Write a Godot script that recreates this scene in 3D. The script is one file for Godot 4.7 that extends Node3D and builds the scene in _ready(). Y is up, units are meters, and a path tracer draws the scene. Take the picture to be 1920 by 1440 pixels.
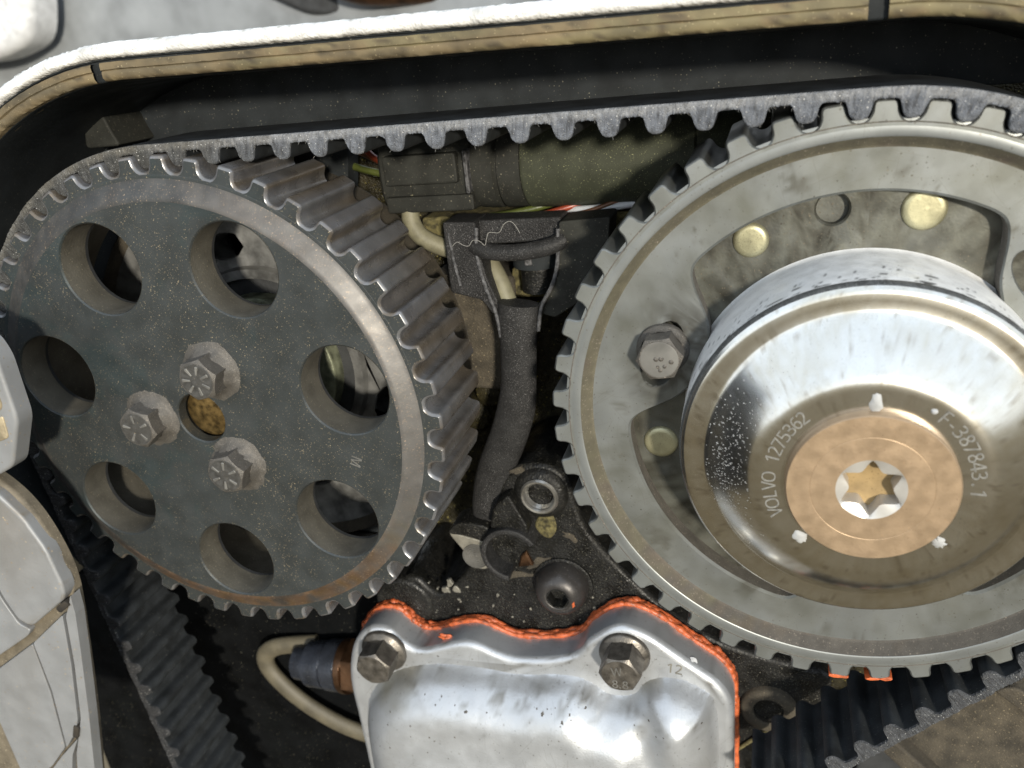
extends Node3D
# All lengths below are millimetres (the engine is about 0.3 m wide); U turns them into metres.
const U := 0.001
const TEETH := 46
const TIP := 61.0
const LC := Vector2(0, 0)
const RC := Vector2(146.46, 0)
const RZ := -2.9
const VALLEY := [[0.0, 3.5], [0.7, 3.4], [1.25, 3.1], [1.65, 2.62], [1.9, 2.1], [2.02, 1.5], [2.06, 1.0], [2.18, 0.55], [2.42, 0.2], [2.75, 0.04], [3.1, 0.0]]
const LUG := [[0.0, 3.2], [0.7, 3.12], [1.2, 2.85], [1.55, 2.4], [1.78, 1.8], [1.9, 1.2], [2.0, 0.75], [2.2, 0.3], [2.55, 0.06], [3.0, 0.0]]

var mats := {}
var texs := {}
var taken := {}
var rng := RandomNumberGenerator.new()
var wob := FastNoiseLite.new()


# ---------------------------------------------------------------- meshes
class Soup:
	var t := PackedVector3Array()

	func tri(a: Vector3, b: Vector3, c: Vector3) -> void:
		t.append(a); t.append(b); t.append(c)

	func quad(a: Vector3, b: Vector3, c: Vector3, d: Vector3) -> void:
		tri(a, b, c); tri(a, c, d)

	func strip(a: PackedVector3Array, b: PackedVector3Array, closed := true) -> void:
		var n := a.size()
		for i in (n if closed else n - 1):
			var j := (i + 1) % n
			quad(a[i], a[j], b[j], b[i])

	func loft(rings: Array, closed := true) -> void:
		for k in rings.size() - 1:
			strip(rings[k], rings[k + 1], closed)

	func fan(ring: PackedVector3Array, c: Vector3, up := true) -> void:
		var n := ring.size()
		for i in n:
			var j := (i + 1) % n
			if up: tri(ring[i], ring[j], c)
			else: tri(ring[j], ring[i], c)

	func cap(p: PackedVector2Array, z: float, up := true) -> void:
		var idx := Geometry2D.triangulate_polygon(p)
		for k in range(0, idx.size(), 3):
			var a := p[idx[k]]
			var b := p[idx[k + 1]]
			var c := p[idx[k + 2]]
			var ccw := (b - a).cross(c - a) > 0
			if ccw == up: tri(Vector3(a.x, a.y, z), Vector3(b.x, b.y, z), Vector3(c.x, c.y, z))
			else: tri(Vector3(a.x, a.y, z), Vector3(c.x, c.y, z), Vector3(b.x, b.y, z))

	func moved(x: Transform3D) -> Soup:
		t = x * t
		return self

	func mesh(at: Vector3, crease: float, paint = null) -> ArrayMesh:
		var n := t.size()
		var fn := PackedVector3Array()
		fn.resize(n / 3)
		var where := {}
		for i in n / 3:
			fn[i] = (t[3 * i + 1] - t[3 * i]).cross(t[3 * i + 2] - t[3 * i])
		for i in n:
			var k := Vector3i((t[i] * 500.0).round())
			if not where.has(k): where[k] = PackedInt32Array()
			where[k].append(i / 3)
		var cosine := cos(deg_to_rad(crease))
		var pos := PackedVector3Array()
		var nor := PackedVector3Array()
		var col := PackedColorArray()
		if paint != null: col.resize(n)
		pos.resize(n)
		nor.resize(n)
		for f in n / 3:
			var me := fn[f].normalized()
			for c in 3:
				var i := 3 * f + c
				var s := Vector3.ZERO
				for g in where[Vector3i((t[i] * 500.0).round())]:
					if fn[g].normalized().dot(me) > cosine: s += fn[g]
				var o := 3 * f + (2 - c)
				pos[o] = (t[i] - at) * 0.001
				if paint != null: col[o] = paint.call(t[i])
				nor[o] = s.normalized() if s.length_squared() > 1e-16 else me
		var arr := []
		arr.resize(Mesh.ARRAY_MAX)
		arr[Mesh.ARRAY_VERTEX] = pos
		arr[Mesh.ARRAY_NORMAL] = nor
		if paint != null: arr[Mesh.ARRAY_COLOR] = col
		var m := ArrayMesh.new()
		m.add_surface_from_arrays(Mesh.PRIMITIVE_TRIANGLES, arr)
		return m


func ring(c: Vector2, r: float, z: float, n := 64, a0 := 0.0) -> PackedVector3Array:
	var p := PackedVector3Array()
	for i in n:
		var a := a0 + TAU * i / n
		p.append(Vector3(c.x + r * cos(a), c.y + r * sin(a), z))
	return p


func lift(p: PackedVector2Array, z: float) -> PackedVector3Array:
	var o := PackedVector3Array()
	for q in p: o.append(Vector3(q.x, q.y, z))
	return o


func lathe(c: Vector2, profile: Array, n := 96, closed_top := false) -> Soup:   # profile runs from the outside bottom over the top to the inside
	var s := Soup.new()
	var rings := []
	for q in profile: rings.append(ring(c, q[0], q[1], n))
	s.loft(rings)
	if closed_top: s.fan(rings[-1], Vector3(c.x, c.y, profile[-1][1]))
	return s


func offset(p: PackedVector2Array, d: float) -> PackedVector2Array:   # moves a counter-clockwise outline inwards along its normals
	var o := PackedVector2Array()
	var n := p.size()
	for i in n:
		var a := (p[i] - p[(i + n - 1) % n]).normalized()
		var b := (p[(i + 1) % n] - p[i]).normalized()
		var m := (Vector2(-a.y, a.x) + Vector2(-b.y, b.x)).normalized()
		o.append(p[i] + m * d / maxf(0.5, m.dot(Vector2(-a.y, a.x))))
	return o


func smooth(pts: Array, per := 6, closed := true) -> PackedVector2Array:
	var o := PackedVector2Array()
	var n := pts.size()
	for i in (n if closed else n - 1):
		var a: Vector2 = pts[(i + n - 1) % n] if closed or i > 0 else pts[0]
		var b: Vector2 = pts[i]
		var c: Vector2 = pts[(i + 1) % n]
		var d: Vector2 = pts[(i + 2) % n] if closed or i + 2 < n else pts[n - 1]
		for k in per: o.append(b.cubic_interpolate(c, a, d, float(k) / per))
	if not closed: o.append(pts[n - 1])
	return o


func rounded(pts: Array, r: float, per := 4) -> PackedVector2Array:   # polygon with its corners rounded
	var o := PackedVector2Array()
	var n := pts.size()
	for i in n:
		var p: Vector2 = pts[i]
		var a: Vector2 = pts[(i + n - 1) % n] - p
		var b: Vector2 = pts[(i + 1) % n] - p
		var d := minf(r, 0.45 * minf(a.length(), b.length()))
		var s := p + a.normalized() * d
		var e := p + b.normalized() * d
		for k in per + 1:
			var u := float(k) / per
			o.append(s.lerp(p, u).lerp(p.lerp(e, u), u))
	return o


func slab(p: PackedVector2Array, z0: float, z1: float, bevel := 0.6, steps := 3) -> Soup:   # outline with thickness and a rounded front edge
	if Geometry2D.is_polygon_clockwise(p): p.reverse()
	while bevel > 0.05 and Geometry2D.triangulate_polygon(offset(p, bevel)).is_empty(): bevel *= 0.7
	var s := Soup.new()
	var rings := [lift(p, z0)]
	var q := p
	for k in steps + 1:
		var a := PI / 2 * k / steps
		q = offset(p, bevel * (1 - cos(a)))
		rings.append(lift(q, z1 - bevel * (1 - sin(a))))
	s.loft(rings)
	s.cap(q, z1)
	return s


func tube(path: Array, radii: Array, n := 12, squash := 1.0, capped := true) -> Soup:
	var s := Soup.new()
	var rings := []
	var side := Vector3.ZERO
	for i in path.size():
		var d: Vector3 = (path[mini(i + 1, path.size() - 1)] - path[maxi(i - 1, 0)]).normalized()
		if side == Vector3.ZERO: side = d.cross(Vector3(0.01, 0.02, 1)).normalized()
		side = (side - d * side.dot(d)).normalized()
		var up := d.cross(side)
		var r: float = radii[mini(i, radii.size() - 1)]
		var p := PackedVector3Array()
		for k in n:
			var a := TAU * k / n
			p.append(path[i] + side * r * cos(a) + up * r * squash * sin(a))
		rings.append(p)
	s.loft(rings)
	if capped:
		s.fan(rings[-1], path[-1], true)
		s.fan(rings[0], path[0], false)
	return s


func curve(pts: Array, per := 6) -> Array:
	var o := []
	var n := pts.size()
	for i in n - 1:
		for k in per: o.append((pts[i] as Vector3).cubic_interpolate(pts[i + 1], pts[maxi(i - 1, 0)], pts[mini(i + 2, n - 1)], float(k) / per))
	o.append(pts[n - 1])
	return o


func hexhead(c: Vector2, af: float, z0: float, z1: float, turn: float) -> Soup:
	var s := Soup.new()
	var a1 := PackedVector3Array()
	var a2 := PackedVector3Array()
	var a3 := PackedVector3Array()
	for i in 48:
		var a := TAU * i / 48
		var r := af / 2 / cos(fposmod(a, PI / 3) - PI / 6)
		var d := Vector2(cos(a + turn), sin(a + turn))
		a1.append(Vector3(c.x + d.x * r, c.y + d.y * r, z0))
		a2.append(Vector3(c.x + d.x * r, c.y + d.y * r, z1 - 0.1 - (r - af * 0.475) * 0.6))
		a3.append(Vector3(c.x + d.x * af * 0.475, c.y + d.y * af * 0.475, z1))
	s.loft([a1, a2, a3, ring(c, 0.01, z1, 48, turn)])
	return s


func gear_outline(rt: float, phase: float, valleys: Array) -> PackedVector2Array:
	var o := PackedVector2Array()
	var pitch := TAU / TEETH
	for k in TEETH:
		var a0 := phase + pitch * k
		for i in range(valleys.size() - 1, 0, -1): o.append(Vector2.from_angle(a0 - valleys[i][0] / rt) * (rt - valleys[i][1]))
		for i in valleys.size(): o.append(Vector2.from_angle(a0 + valleys[i][0] / rt) * (rt - valleys[i][1]))
	return o


func toothed(c: Vector2, phase: float, z0: float, z1: float, inner: float, chamfer: float) -> Array:
	var p := gear_outline(TIP, phase, VALLEY)
	var s := Soup.new()
	var rings := []
	var q := PackedVector3Array()
	for v in p: q.append(Vector3(v.x * inner / v.length() + c.x, v.y * inner / v.length() + c.y, z0))
	rings.append(q)
	var t := Transform2D(0, c)
	rings.append(lift(t * offset(p, 0.3), z0))
	rings.append(lift(t * p, z0 + 0.4))
	rings.append(lift(t * p, z1 - chamfer))
	rings.append(lift(t * offset(p, chamfer * 0.3), z1 - chamfer * 0.35))
	rings.append(lift(t * offset(p, chamfer * 0.9), z1))
	q = PackedVector3Array()
	for v in p: q.append(Vector3(v.x * inner / v.length() + c.x, v.y * inner / v.length() + c.y, z1))
	rings.append(q)
	s.loft(rings.slice(0, 6))
	var f := Soup.new()
	f.loft(rings.slice(5))
	return [s, f]


func sector(c: Vector2, r0: float, r1: float, a0: float, a1: float, n := 28) -> PackedVector2Array:
	var o := PackedVector2Array()
	for i in n + 1: o.append(c + Vector2.from_angle(lerpf(a0, a1, float(i) / n)) * r1)
	for i in range(1, 12): o.append(c + Vector2.from_angle(a1) * lerpf(r1, r0, i / 12.0))
	for i in n + 1: o.append(c + Vector2.from_angle(lerpf(a1, a0, float(i) / n)) * r0)
	for i in range(1, 12): o.append(c + Vector2.from_angle(a0) * lerpf(r0, r1, i / 12.0))
	return o


func pierced(s: Soup, outline: PackedVector2Array, h: Vector2, rx: float, ry: float, turn: float, z1: float, z0: float) -> void:   # a sheet with one (oval) hole and the wall of that hole
	var edge := PackedVector2Array()
	var lip := PackedVector2Array()
	for q in outline:
		var d := (q - h).rotated(-turn).normalized()
		var k := 1.0 / sqrt(d.x * d.x / (rx * rx) + d.y * d.y / (ry * ry))
		edge.append(h + (d * k).rotated(turn))
		lip.append(h + (d * (k + 0.35)).rotated(turn))
	var rings := []
	for k in 7:
		var q := PackedVector2Array()
		for i in outline.size(): q.append(outline[i].lerp(lip[i], k / 6.0))
		rings.append(lift(q, z1))
	s.loft(rings + [lift(edge, z1 - 0.4), lift(edge, z0)])


func block(a: Vector3, b: Vector3, bevel := 0.5) -> Soup:
	return slab(rounded([Vector2(a.x, a.y), Vector2(b.x, a.y), Vector2(b.x, b.y), Vector2(a.x, b.y)], bevel, 3), a.z, b.z, bevel, 2)


func letters(text: String, size: float, depth: float) -> ArrayMesh:
	var m := TextMesh.new()
	var f := SystemFont.new()
	f.font_names = PackedStringArray(["Droid Sans"])
	m.font = f
	m.font_size = 32
	m.pixel_size = size * U / 24.0
	m.depth = depth * U
	m.curve_step = 2.0
	m.text = text
	var a := ArrayMesh.new()
	a.add_surface_from_arrays(Mesh.PRIMITIVE_TRIANGLES, m.surface_get_arrays(0))
	return a


# ---------------------------------------------------------------- materials
func noise_tex(key: String, kind: int, freq: float, octaves: int, ramp: Array, size := 512, normal := false, seed_ := 1) -> NoiseTexture2D:
	if texs.has(key): return texs[key]
	var n := FastNoiseLite.new()
	n.noise_type = kind
	n.frequency = freq
	n.seed = seed_
	n.fractal_octaves = octaves
	n.fractal_type = FastNoiseLite.FRACTAL_FBM if octaves > 1 else FastNoiseLite.FRACTAL_NONE
	if kind == FastNoiseLite.TYPE_CELLULAR: n.cellular_return_type = FastNoiseLite.RETURN_DISTANCE
	var t := NoiseTexture2D.new()
	t.width = size
	t.height = size
	t.seamless = true
	t.seamless_blend_skirt = 0.35
	t.noise = n
	if ramp.size():
		var g := Gradient.new()
		var off := PackedFloat32Array()
		var col := PackedColorArray()
		for q in ramp:
			off.append(q[0])
			col.append(q[1])
		g.offsets = off
		g.colors = col
		t.color_ramp = g
	texs[key] = t
	return t


func dots_tex(key: String, c: Color, amount: float, film: float, scratches: int) -> ImageTexture:   # a tile strewn with single dust grains over a thin film
	var n := 512
	var im := Image.create(n, n, false, Image.FORMAT_RGBA8)
	im.fill(Color(c.r * 0.85, c.g * 0.85, c.b * 0.85, film * 0.7))
	var g := RandomNumberGenerator.new()
	g.seed = hash(key)
	for k in scratches:
		var p := Vector2(g.randf() * n, g.randf() * n)
		var d := Vector2.from_angle(g.randf_range(0, TAU))
		var al := g.randf_range(0.1, 0.5)
		for i in g.randi_range(12, 90):
			p += d
			d = d.rotated(g.randf_range(-0.03, 0.03))
			im.set_pixel(posmod(int(p.x), n), posmod(int(p.y), n), Color(c.r, c.g, c.b, al))
	for k in int(300 + 9000 * pow(amount, 1.5)):
		var x := g.randi_range(0, n - 1)
		var y := g.randi_range(0, n - 1)
		var r := 0.7 + 2.4 * pow(g.randf(), 5.0)
		var b := g.randf_range(0.65, 1.2)
		var al := g.randf_range(0.3, 0.95)
		var q := int(ceil(r))
		for dy in range(-q, q + 1):
			for dx in range(-q, q + 1):
				if Vector2(dx, dy).length() < r * g.randf_range(0.7, 1.15): im.set_pixel(posmod(x + dx, n), posmod(y + dy, n), Color(minf(1, c.r * b), minf(1, c.g * b), minf(1, c.b * b), al))
	return ImageTexture.create_from_image(im)


func grey(v: float) -> Color:
	return Color(v, v, v)


# base: real-world linear colour; o: rough, metal, mottle (0..1), period (mm), dust (colour), specks / film (0..1), bump
func mat(key: String, base: Color, o := {}) -> StandardMaterial3D:
	if mats.has(key): return mats[key]
	var m := StandardMaterial3D.new()
	m.resource_name = key
	m.albedo_color = base.linear_to_srgb()
	m.roughness = o.get("rough", 0.6)
	m.metallic = o.get("metal", 0.0)
	m.metallic_specular = o.get("spec", 0.5)
	m.uv1_triplanar = true
	m.uv1_scale = Vector3.ONE * (1.0 / (o.get("period", 45.0) * 1.9 * U))
	m.uv1_offset = Vector3(o.get("shift", 0.13), 0.37, 0.71)
	m.uv2_triplanar = true
	m.uv2_scale = Vector3.ONE * (1.0 / (o.get("fine", 22.0) * 1.3 * U))
	m.uv2_offset = Vector3(0.3, o.get("shift", 0.1), 0.2)
	var amount: float = o.get("mottle", 0.3)
	if amount > 0:
		var lo := 1.0 - amount
		m.albedo_texture = noise_tex("mottle%d" % int(amount * 100), FastNoiseLite.TYPE_SIMPLEX_SMOOTH, 0.022, 6, [[0.15, grey(lo)], [0.5, grey(lerpf(lo, 1.0, 0.62))], [0.85, grey(1.0)]], 512, false, 3)
	if o.has("rough_var"):
		m.roughness = 1.0
		var v: float = o.rough_var
		var r: float = o.get("rough", 0.5)
		m.roughness_texture = noise_tex("rough%d_%d" % [int(r * 100), int(v * 100)], FastNoiseLite.TYPE_SIMPLEX, 0.02, 5, [[0.25, grey(maxf(0.03, r - v))], [0.75, grey(minf(1, r + v))]], 512, false, 9)
		m.roughness_texture_channel = BaseMaterial3D.TEXTURE_CHANNEL_RED
	if o.has("dust"):
		var c: Color = (o.dust as Color).linear_to_srgb()
		var s: float = o.get("specks", 0.3)
		var film: float = o.get("film", 0.15)
		m.detail_enabled = true
		m.detail_blend_mode = BaseMaterial3D.BLEND_MODE_MIX
		m.detail_uv_layer = BaseMaterial3D.DETAIL_UV_2
		m.detail_albedo = dots_tex(key, c, s, film, o.get("scratch", 0))
		m.detail_mask = noise_tex("mask", FastNoiseLite.TYPE_SIMPLEX_SMOOTH, 0.009, 4, [[0.2, grey(0.35)], [0.75, grey(1.0)]], 256, false, 21)
	if o.has("bump"):
		m.heightmap_enabled = true
		m.heightmap_scale = o.bump * 0.1
		m.heightmap_texture = noise_tex("bump%d" % o.get("grain", 6), FastNoiseLite.TYPE_SIMPLEX, 0.019 * o.get("grain", 6), 4, [], 512, false, 31)
	mats[key] = m
	return m


func make_materials() -> void:
	var beige := Color(0.40, 0.34, 0.24)
	mat("black_steel", Color(0.040, 0.046, 0.047), {rough = 0.44, rough_var = 0.08, metal = 0.35, mottle = 0.12, dust = Color(0.27, 0.225, 0.15), specks = 0.5, film = 0.03, bump = 0.012, grain = 12, period = 60.0, fine = 19.0})
	mat("black_steel_teeth", Color(0.075, 0.082, 0.09), {rough = 0.34, rough_var = 0.1, metal = 0.55, mottle = 0.3, dust = Color(0.30, 0.26, 0.19), specks = 0.34, film = 0.1, bump = 0.03, grain = 10})
	mat("steel_teeth", Color(0.17, 0.175, 0.185), {rough = 0.32, rough_var = 0.08, metal = 0.35, mottle = 0.25, dust = Color(0.36, 0.31, 0.23), specks = 0.45, film = 0.12, bump = 0.02, grain = 10})
	mat("worn_bevel", Color(0.125, 0.12, 0.114), {rough = 0.5, rough_var = 0.08, metal = 0.4, mottle = 0.25, dust = Color(0.38, 0.28, 0.19), specks = 0.5, film = 0.04, bump = 0.02, grain = 12})
	mat("hole_wall", Color(0.12, 0.113, 0.095), {rough = 0.6, metal = 0.3, mottle = 0.25, dust = Color(0.33, 0.29, 0.2), specks = 0.5, film = 0.2, bump = 0.06, grain = 10})
	mat("dusty_bolt", Color(0.082, 0.077, 0.069), {rough = 0.6, metal = 0.35, mottle = 0.2, dust = Color(0.36, 0.31, 0.25), specks = 0.6, film = 0.15, bump = 0.14, grain = 9, fine = 14.0, period = 16.0})
	mat("bolt_face", Color(0.10, 0.10, 0.097), {rough = 0.42, rough_var = 0.1, metal = 0.6, mottle = 0.2, dust = beige, specks = 0.15, film = 0.1, bump = 0.05, period = 12.0})
	mat("sintered_steel", Color(0.195, 0.206, 0.202), {rough = 0.42, rough_var = 0.05, metal = 0.5, mottle = 0.08, dust = Color(0.10, 0.09, 0.07), specks = 0.2, film = 0.0, bump = 0.006, grain = 14, period = 90.0, fine = 26.0, scratch = 140})
	mat("rim_groove", Color(0.085, 0.078, 0.066), {rough = 0.8, mottle = 0.3, dust = Color(0.36, 0.31, 0.25), specks = 0.4, film = 0.2, bump = 0.1, grain = 14, period = 20.0})
	mat("pocket_steel", Color(0.12, 0.122, 0.105), {rough = 0.5, rough_var = 0.12, metal = 0.5, mottle = 0.25, dust = Color(0.10, 0.085, 0.06), specks = 0.6, film = 0.1, bump = 0.02, grain = 10})
	mat("chrome", Color(0.74, 0.73, 0.69), {rough = 0.22, metal = 1.0, mottle = 0.04, dust = Color(0.33, 0.32, 0.29), specks = 0.14, film = 0.03, scratch = 420, bump = 0.003, grain = 4, period = 60.0, fine = 16.0})
	mat("chrome_scuffed", Color(0.80, 0.80, 0.785), {rough = 0.55, rough_var = 0.1, metal = 0.3, mottle = 0.1, dust = Color(0.06, 0.06, 0.06), specks = 0.1, film = 0.0, scratch = 260, bump = 0.01, grain = 12, period = 24.0, fine = 16.0})
	mat("pale_fleck", Color(0.40, 0.405, 0.40), {rough = 0.6, mottle = 0.2})
	mat("scuffed_black", Color(0.10, 0.105, 0.105), {rough = 0.5, metal = 0.4, mottle = 0.5, dust = Color(0.75, 0.75, 0.73), specks = 0.5, film = 0.05, bump = 0.1, period = 12.0, fine = 9.0})
	mat("tan_plate", Color(0.36, 0.26, 0.165), {rough = 0.42, rough_var = 0.08, metal = 0.5, mottle = 0.08, dust = Color(0.32, 0.21, 0.12), specks = 0.35, film = 0.05, bump = 0.012, period = 26.0, fine = 16.0, scratch = 160})
	mat("socket_steel", Color(0.56, 0.54, 0.50), {rough = 0.4, metal = 0.5, mottle = 0.15, bump = 0.01})
	mat("socket_floor", Color(0.40, 0.28, 0.13), {rough = 0.6, metal = 0.3, mottle = 0.3, dust = Color(0.22, 0.15, 0.06), specks = 0.5, film = 0.1, bump = 0.03})
	mat("brass", Color(0.52, 0.49, 0.31), {rough = 0.42, metal = 0.7, mottle = 0.3, dust = Color(0.12, 0.10, 0.06), specks = 0.6, film = 0.05, bump = 0.02, fine = 10.0})
	mat("bronze_bore", Color(0.30, 0.20, 0.075), {rough = 0.4, metal = 0.8, mottle = 0.55, bump = 0.05, period = 15.0})
	mat("engraving", Color(0.20, 0.196, 0.178), {rough = 0.7, mottle = 0.3, period = 6.0})
	mat("stamp", Color(0.17, 0.165, 0.15), {rough = 0.6, metal = 0.3, mottle = 0.3})
	mat("white_paint", Color(0.62, 0.63, 0.64), {rough = 0.6, mottle = 0.15, bump = 0.1})
	mat("rubber", Color(0.030, 0.034, 0.038), {rough = 0.55, mottle = 0.4, dust = Color(0.2, 0.2, 0.18), specks = 0.14, film = 0.06, bump = 0.05, grain = 12, spec = 0.3})
	mat("rubber_edge", Color(0.215, 0.22, 0.228), {rough = 0.85, mottle = 0.35, period = 12.0, dust = Color(0.62, 0.61, 0.58), specks = 0.3, film = 0.02, bump = 0.3, grain = 6, fine = 16.0})
	mat("fibre", Color(0.22, 0.215, 0.20), {rough = 0.8, mottle = 0.0})
	mat("black_plastic", Color(0.026, 0.030, 0.033), {rough = 0.5, rough_var = 0.1, mottle = 0.3, dust = Color(0.20, 0.19, 0.15), specks = 0.12, film = 0.03, bump = 0.02, grain = 10, period = 80.0, spec = 0.22})
	mat("sump_black", Color(0.0055, 0.006, 0.0065), {rough = 0.6, spec = 0.12, mottle = 0.3, dust = Color(0.18, 0.17, 0.13), specks = 0.06, film = 0.01, period = 80.0})  # near-black that paints deep shade onto the lower back wall
	mat("dusty_plastic", Color(0.024, 0.025, 0.022), {rough = 0.68, mottle = 0.3, dust = Color(0.22, 0.20, 0.15), specks = 0.28, film = 0.06, bump = 0.03, grain = 12, spec = 0.3})
	mat("olive_sleeve", Color(0.040, 0.044, 0.030), {rough = 0.62, mottle = 0.2, dust = Color(0.36, 0.36, 0.20), specks = 0.4, film = 0.05, bump = 0.04, grain = 10, fine = 18.0, spec = 0.3})
	mat("textured_plastic", Color(0.022, 0.022, 0.022), {rough = 0.55, mottle = 0.3, dust = Color(0.25, 0.24, 0.235), specks = 0.6, film = 0.03, bump = 0.16, grain = 14, fine = 11.0, spec = 0.3})
	mat("worn_plastic", Color(0.14, 0.14, 0.145), {rough = 0.6, mottle = 0.7, bump = 0.2, period = 10.0})
	mat("lip_dust", Color(0.17, 0.14, 0.085), {rough = 0.75, mottle = 0.4, dust = Color(0.40, 0.33, 0.19), specks = 0.25, film = 0.16, bump = 0.03, grain = 8, period = 70.0})
	mat("pale_seal", Color(0.74, 0.735, 0.71), {rough = 0.9, mottle = 0.25, bump = 0.3, grain = 12})
	mat("soot", Color(0.010, 0.010, 0.0095), {rough = 0.5, rough_var = 0.2, mottle = 0.5, spec = 0.35, dust = Color(0.20, 0.19, 0.15), specks = 0.4, film = 0.025, bump = 0.22, grain = 9, fine = 16.0})
	mat("oily_casting", Color(0.028, 0.024, 0.014), {rough = 0.42, rough_var = 0.2, mottle = 0.6, dust = Color(0.42, 0.36, 0.12), specks = 0.3, film = 0.05, bump = 0.3, grain = 8, fine = 26.0, period = 25.0, spec = 0.3})
	mat("brown_casting", Color(0.055, 0.046, 0.032), {rough = 0.85, mottle = 0.45, dust = Color(0.24, 0.195, 0.12), specks = 0.42, film = 0.12, bump = 0.2, grain = 12})
	mat("yellow_residue", Color(0.20, 0.17, 0.065), {rough = 0.7, mottle = 0.6, bump = 0.4, period = 12.0, grain = 8})
	mat("cast_alloy", Color(0.30, 0.285, 0.24), {rough = 0.5, metal = 0.5, mottle = 0.2, dust = Color(0.07, 0.06, 0.045), specks = 0.3, film = 0.15, bump = 0.03, period = 20.0})
	mat("dull_thread", Color(0.46, 0.45, 0.42), {rough = 0.32, metal = 0.85, mottle = 0.4, bump = 0.05})
	mat("aluminium", Color(0.47, 0.487, 0.505), {rough = 0.36, rough_var = 0.08, metal = 0.6, mottle = 0.07, dust = Color(0.14, 0.125, 0.10), specks = 0.16, film = 0.02, bump = 0.05, grain = 18, period = 55.0, fine = 40.0, scratch = 120})
	mat("grime", Color(0.12, 0.11, 0.095), {rough = 0.7, mottle = 0.5, period = 8.0})
	mat("gasket_orange", Color(0.60, 0.13, 0.04), {rough = 0.4, mottle = 0.3, bump = 0.12, period = 14.0, grain = 7})
	mat("gunmetal", Color(0.17, 0.155, 0.135), {rough = 0.42, rough_var = 0.1, metal = 0.7, mottle = 0.35, dust = Color(0.4, 0.36, 0.28), specks = 0.14, film = 0.06, bump = 0.05, period = 20.0})
	mat("black_bolt", Color(0.05, 0.046, 0.045), {rough = 0.4, rough_var = 0.12, metal = 0.5, mottle = 0.2, dust = Color(0.26, 0.25, 0.22), specks = 0.34, film = 0.12, bump = 0.04})
	mat("cream_cable", Color(0.21, 0.195, 0.125), {rough = 0.6, mottle = 0.2, dust = Color(0.08, 0.07, 0.05), specks = 0.18, film = 0.1, bump = 0.05, period = 20.0})
	mat("beige_cable", Color(0.115, 0.10, 0.066), {rough = 0.6, mottle = 0.25, dust = Color(0.06, 0.05, 0.035), specks = 0.3, film = 0.15, bump = 0.04})
	mat("red_wire", Color(0.30, 0.05, 0.02), {rough = 0.4, mottle = 0.4, bump = 0.05})
	mat("green_wire", Color(0.075, 0.09, 0.02), {rough = 0.4, mottle = 0.35, bump = 0.05})
	mat("white_wire", Color(0.60, 0.62, 0.64), {rough = 0.35, mottle = 0.3, bump = 0.05})
	mat("brown_wire", Color(0.16, 0.07, 0.03), {rough = 0.4, mottle = 0.3, bump = 0.05})
	mat("blue_black", Color(0.03, 0.036, 0.05), {rough = 0.3, rough_var = 0.1, metal = 0.2, mottle = 0.4, dust = Color(0.25, 0.25, 0.26), specks = 0.1, film = 0.08, bump = 0.06})
	mat("copper", Color(0.15, 0.08, 0.042), {rough = 0.4, metal = 0.8, mottle = 0.5, bump = 0.06})
	mat("pale_silver", Color(0.235, 0.242, 0.248), {rough = 0.5, rough_var = 0.1, metal = 0.25, mottle = 0.05, dust = Color(0.34, 0.27, 0.18), specks = 0.22, film = 0.06, bump = 0.025, grain = 8, period = 60.0, fine = 40.0})
	mat("grimy_alloy", Color(0.16, 0.135, 0.095), {rough = 0.7, metal = 0.2, mottle = 0.3, dust = Color(0.4, 0.34, 0.24), specks = 0.4, film = 0.1, bump = 0.05})
	mat("tan_alloy", Color(0.56, 0.47, 0.31), {rough = 0.55, metal = 0.3, mottle = 0.35, dust = Color(0.22, 0.17, 0.1), specks = 0.2, film = 0.2, bump = 0.06, period = 30.0})
	mat("dark_slot", Color(0.03, 0.024, 0.016), {rough = 0.9, mottle = 0.4})
	mat("grey_panel", Color(0.24, 0.255, 0.265), {rough = 0.5, mottle = 0.2, period = 200.0})
	mat("wing_paint", Color(0.012, 0.016, 0.024), {rough = 0.3, mottle = 0.3, period = 200.0})  # dark coat of the added side panel only
	mat("rear_green", Color(0.42, 0.45, 0.31), {rough = 0.5, metal = 0.5, mottle = 0.5, bump = 0.06, period = 30.0, dust = Color(0.06, 0.055, 0.04), specks = 0.3, film = 0.1})
	mat("rear_grey", Color(0.24, 0.24, 0.23), {rough = 0.5, metal = 0.5, mottle = 0.4, bump = 0.05})
	mat("rear_dark", Color(0.05, 0.052, 0.054), {rough = 0.6, metal = 0.2, mottle = 0.2, bump = 0.05, spec = 0.3})


# ---------------------------------------------------------------- naming
func numbered(called: String) -> String:
	var n: int = taken.get(called, 0)
	taken[called] = n + 1
	return called if n == 0 else "%s_%03d" % [called, n]


func thing(called: String, label: String, category: String, at: Vector3, group := "") -> Node3D:
	var o := Node3D.new()
	o.name = numbered(called)
	o.set_meta("at", at)
	add_child(o, true)
	o.position = at * U
	tag(o, label, category, group)
	return o


func tag(o: Node3D, label: String, category := "", group := "") -> void:
	o.set_meta("label", label)
	if category: o.set_meta("category", category)
	if group: o.set_meta("group", group)


func painted(m: String) -> StandardMaterial3D:   # the same material, its colour multiplied by the tint given per point
	if not mats.has(m + "_tinted"):
		var d: StandardMaterial3D = mats[m].duplicate()
		d.resource_name = m + "_tinted"
		d.vertex_color_use_as_albedo = true
		mats[m + "_tinted"] = d
	return mats[m + "_tinted"]


func n3(p: Vector3, size: float, layer := 0.0) -> float:   # soft noise, about -0.6 to 0.6, with blotches of about this size in mm
	return wob.get_noise_3d(p.x / size + layer * 17.3, p.y / size - layer * 5.1, p.z / size + layer * 9.7)


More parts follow.
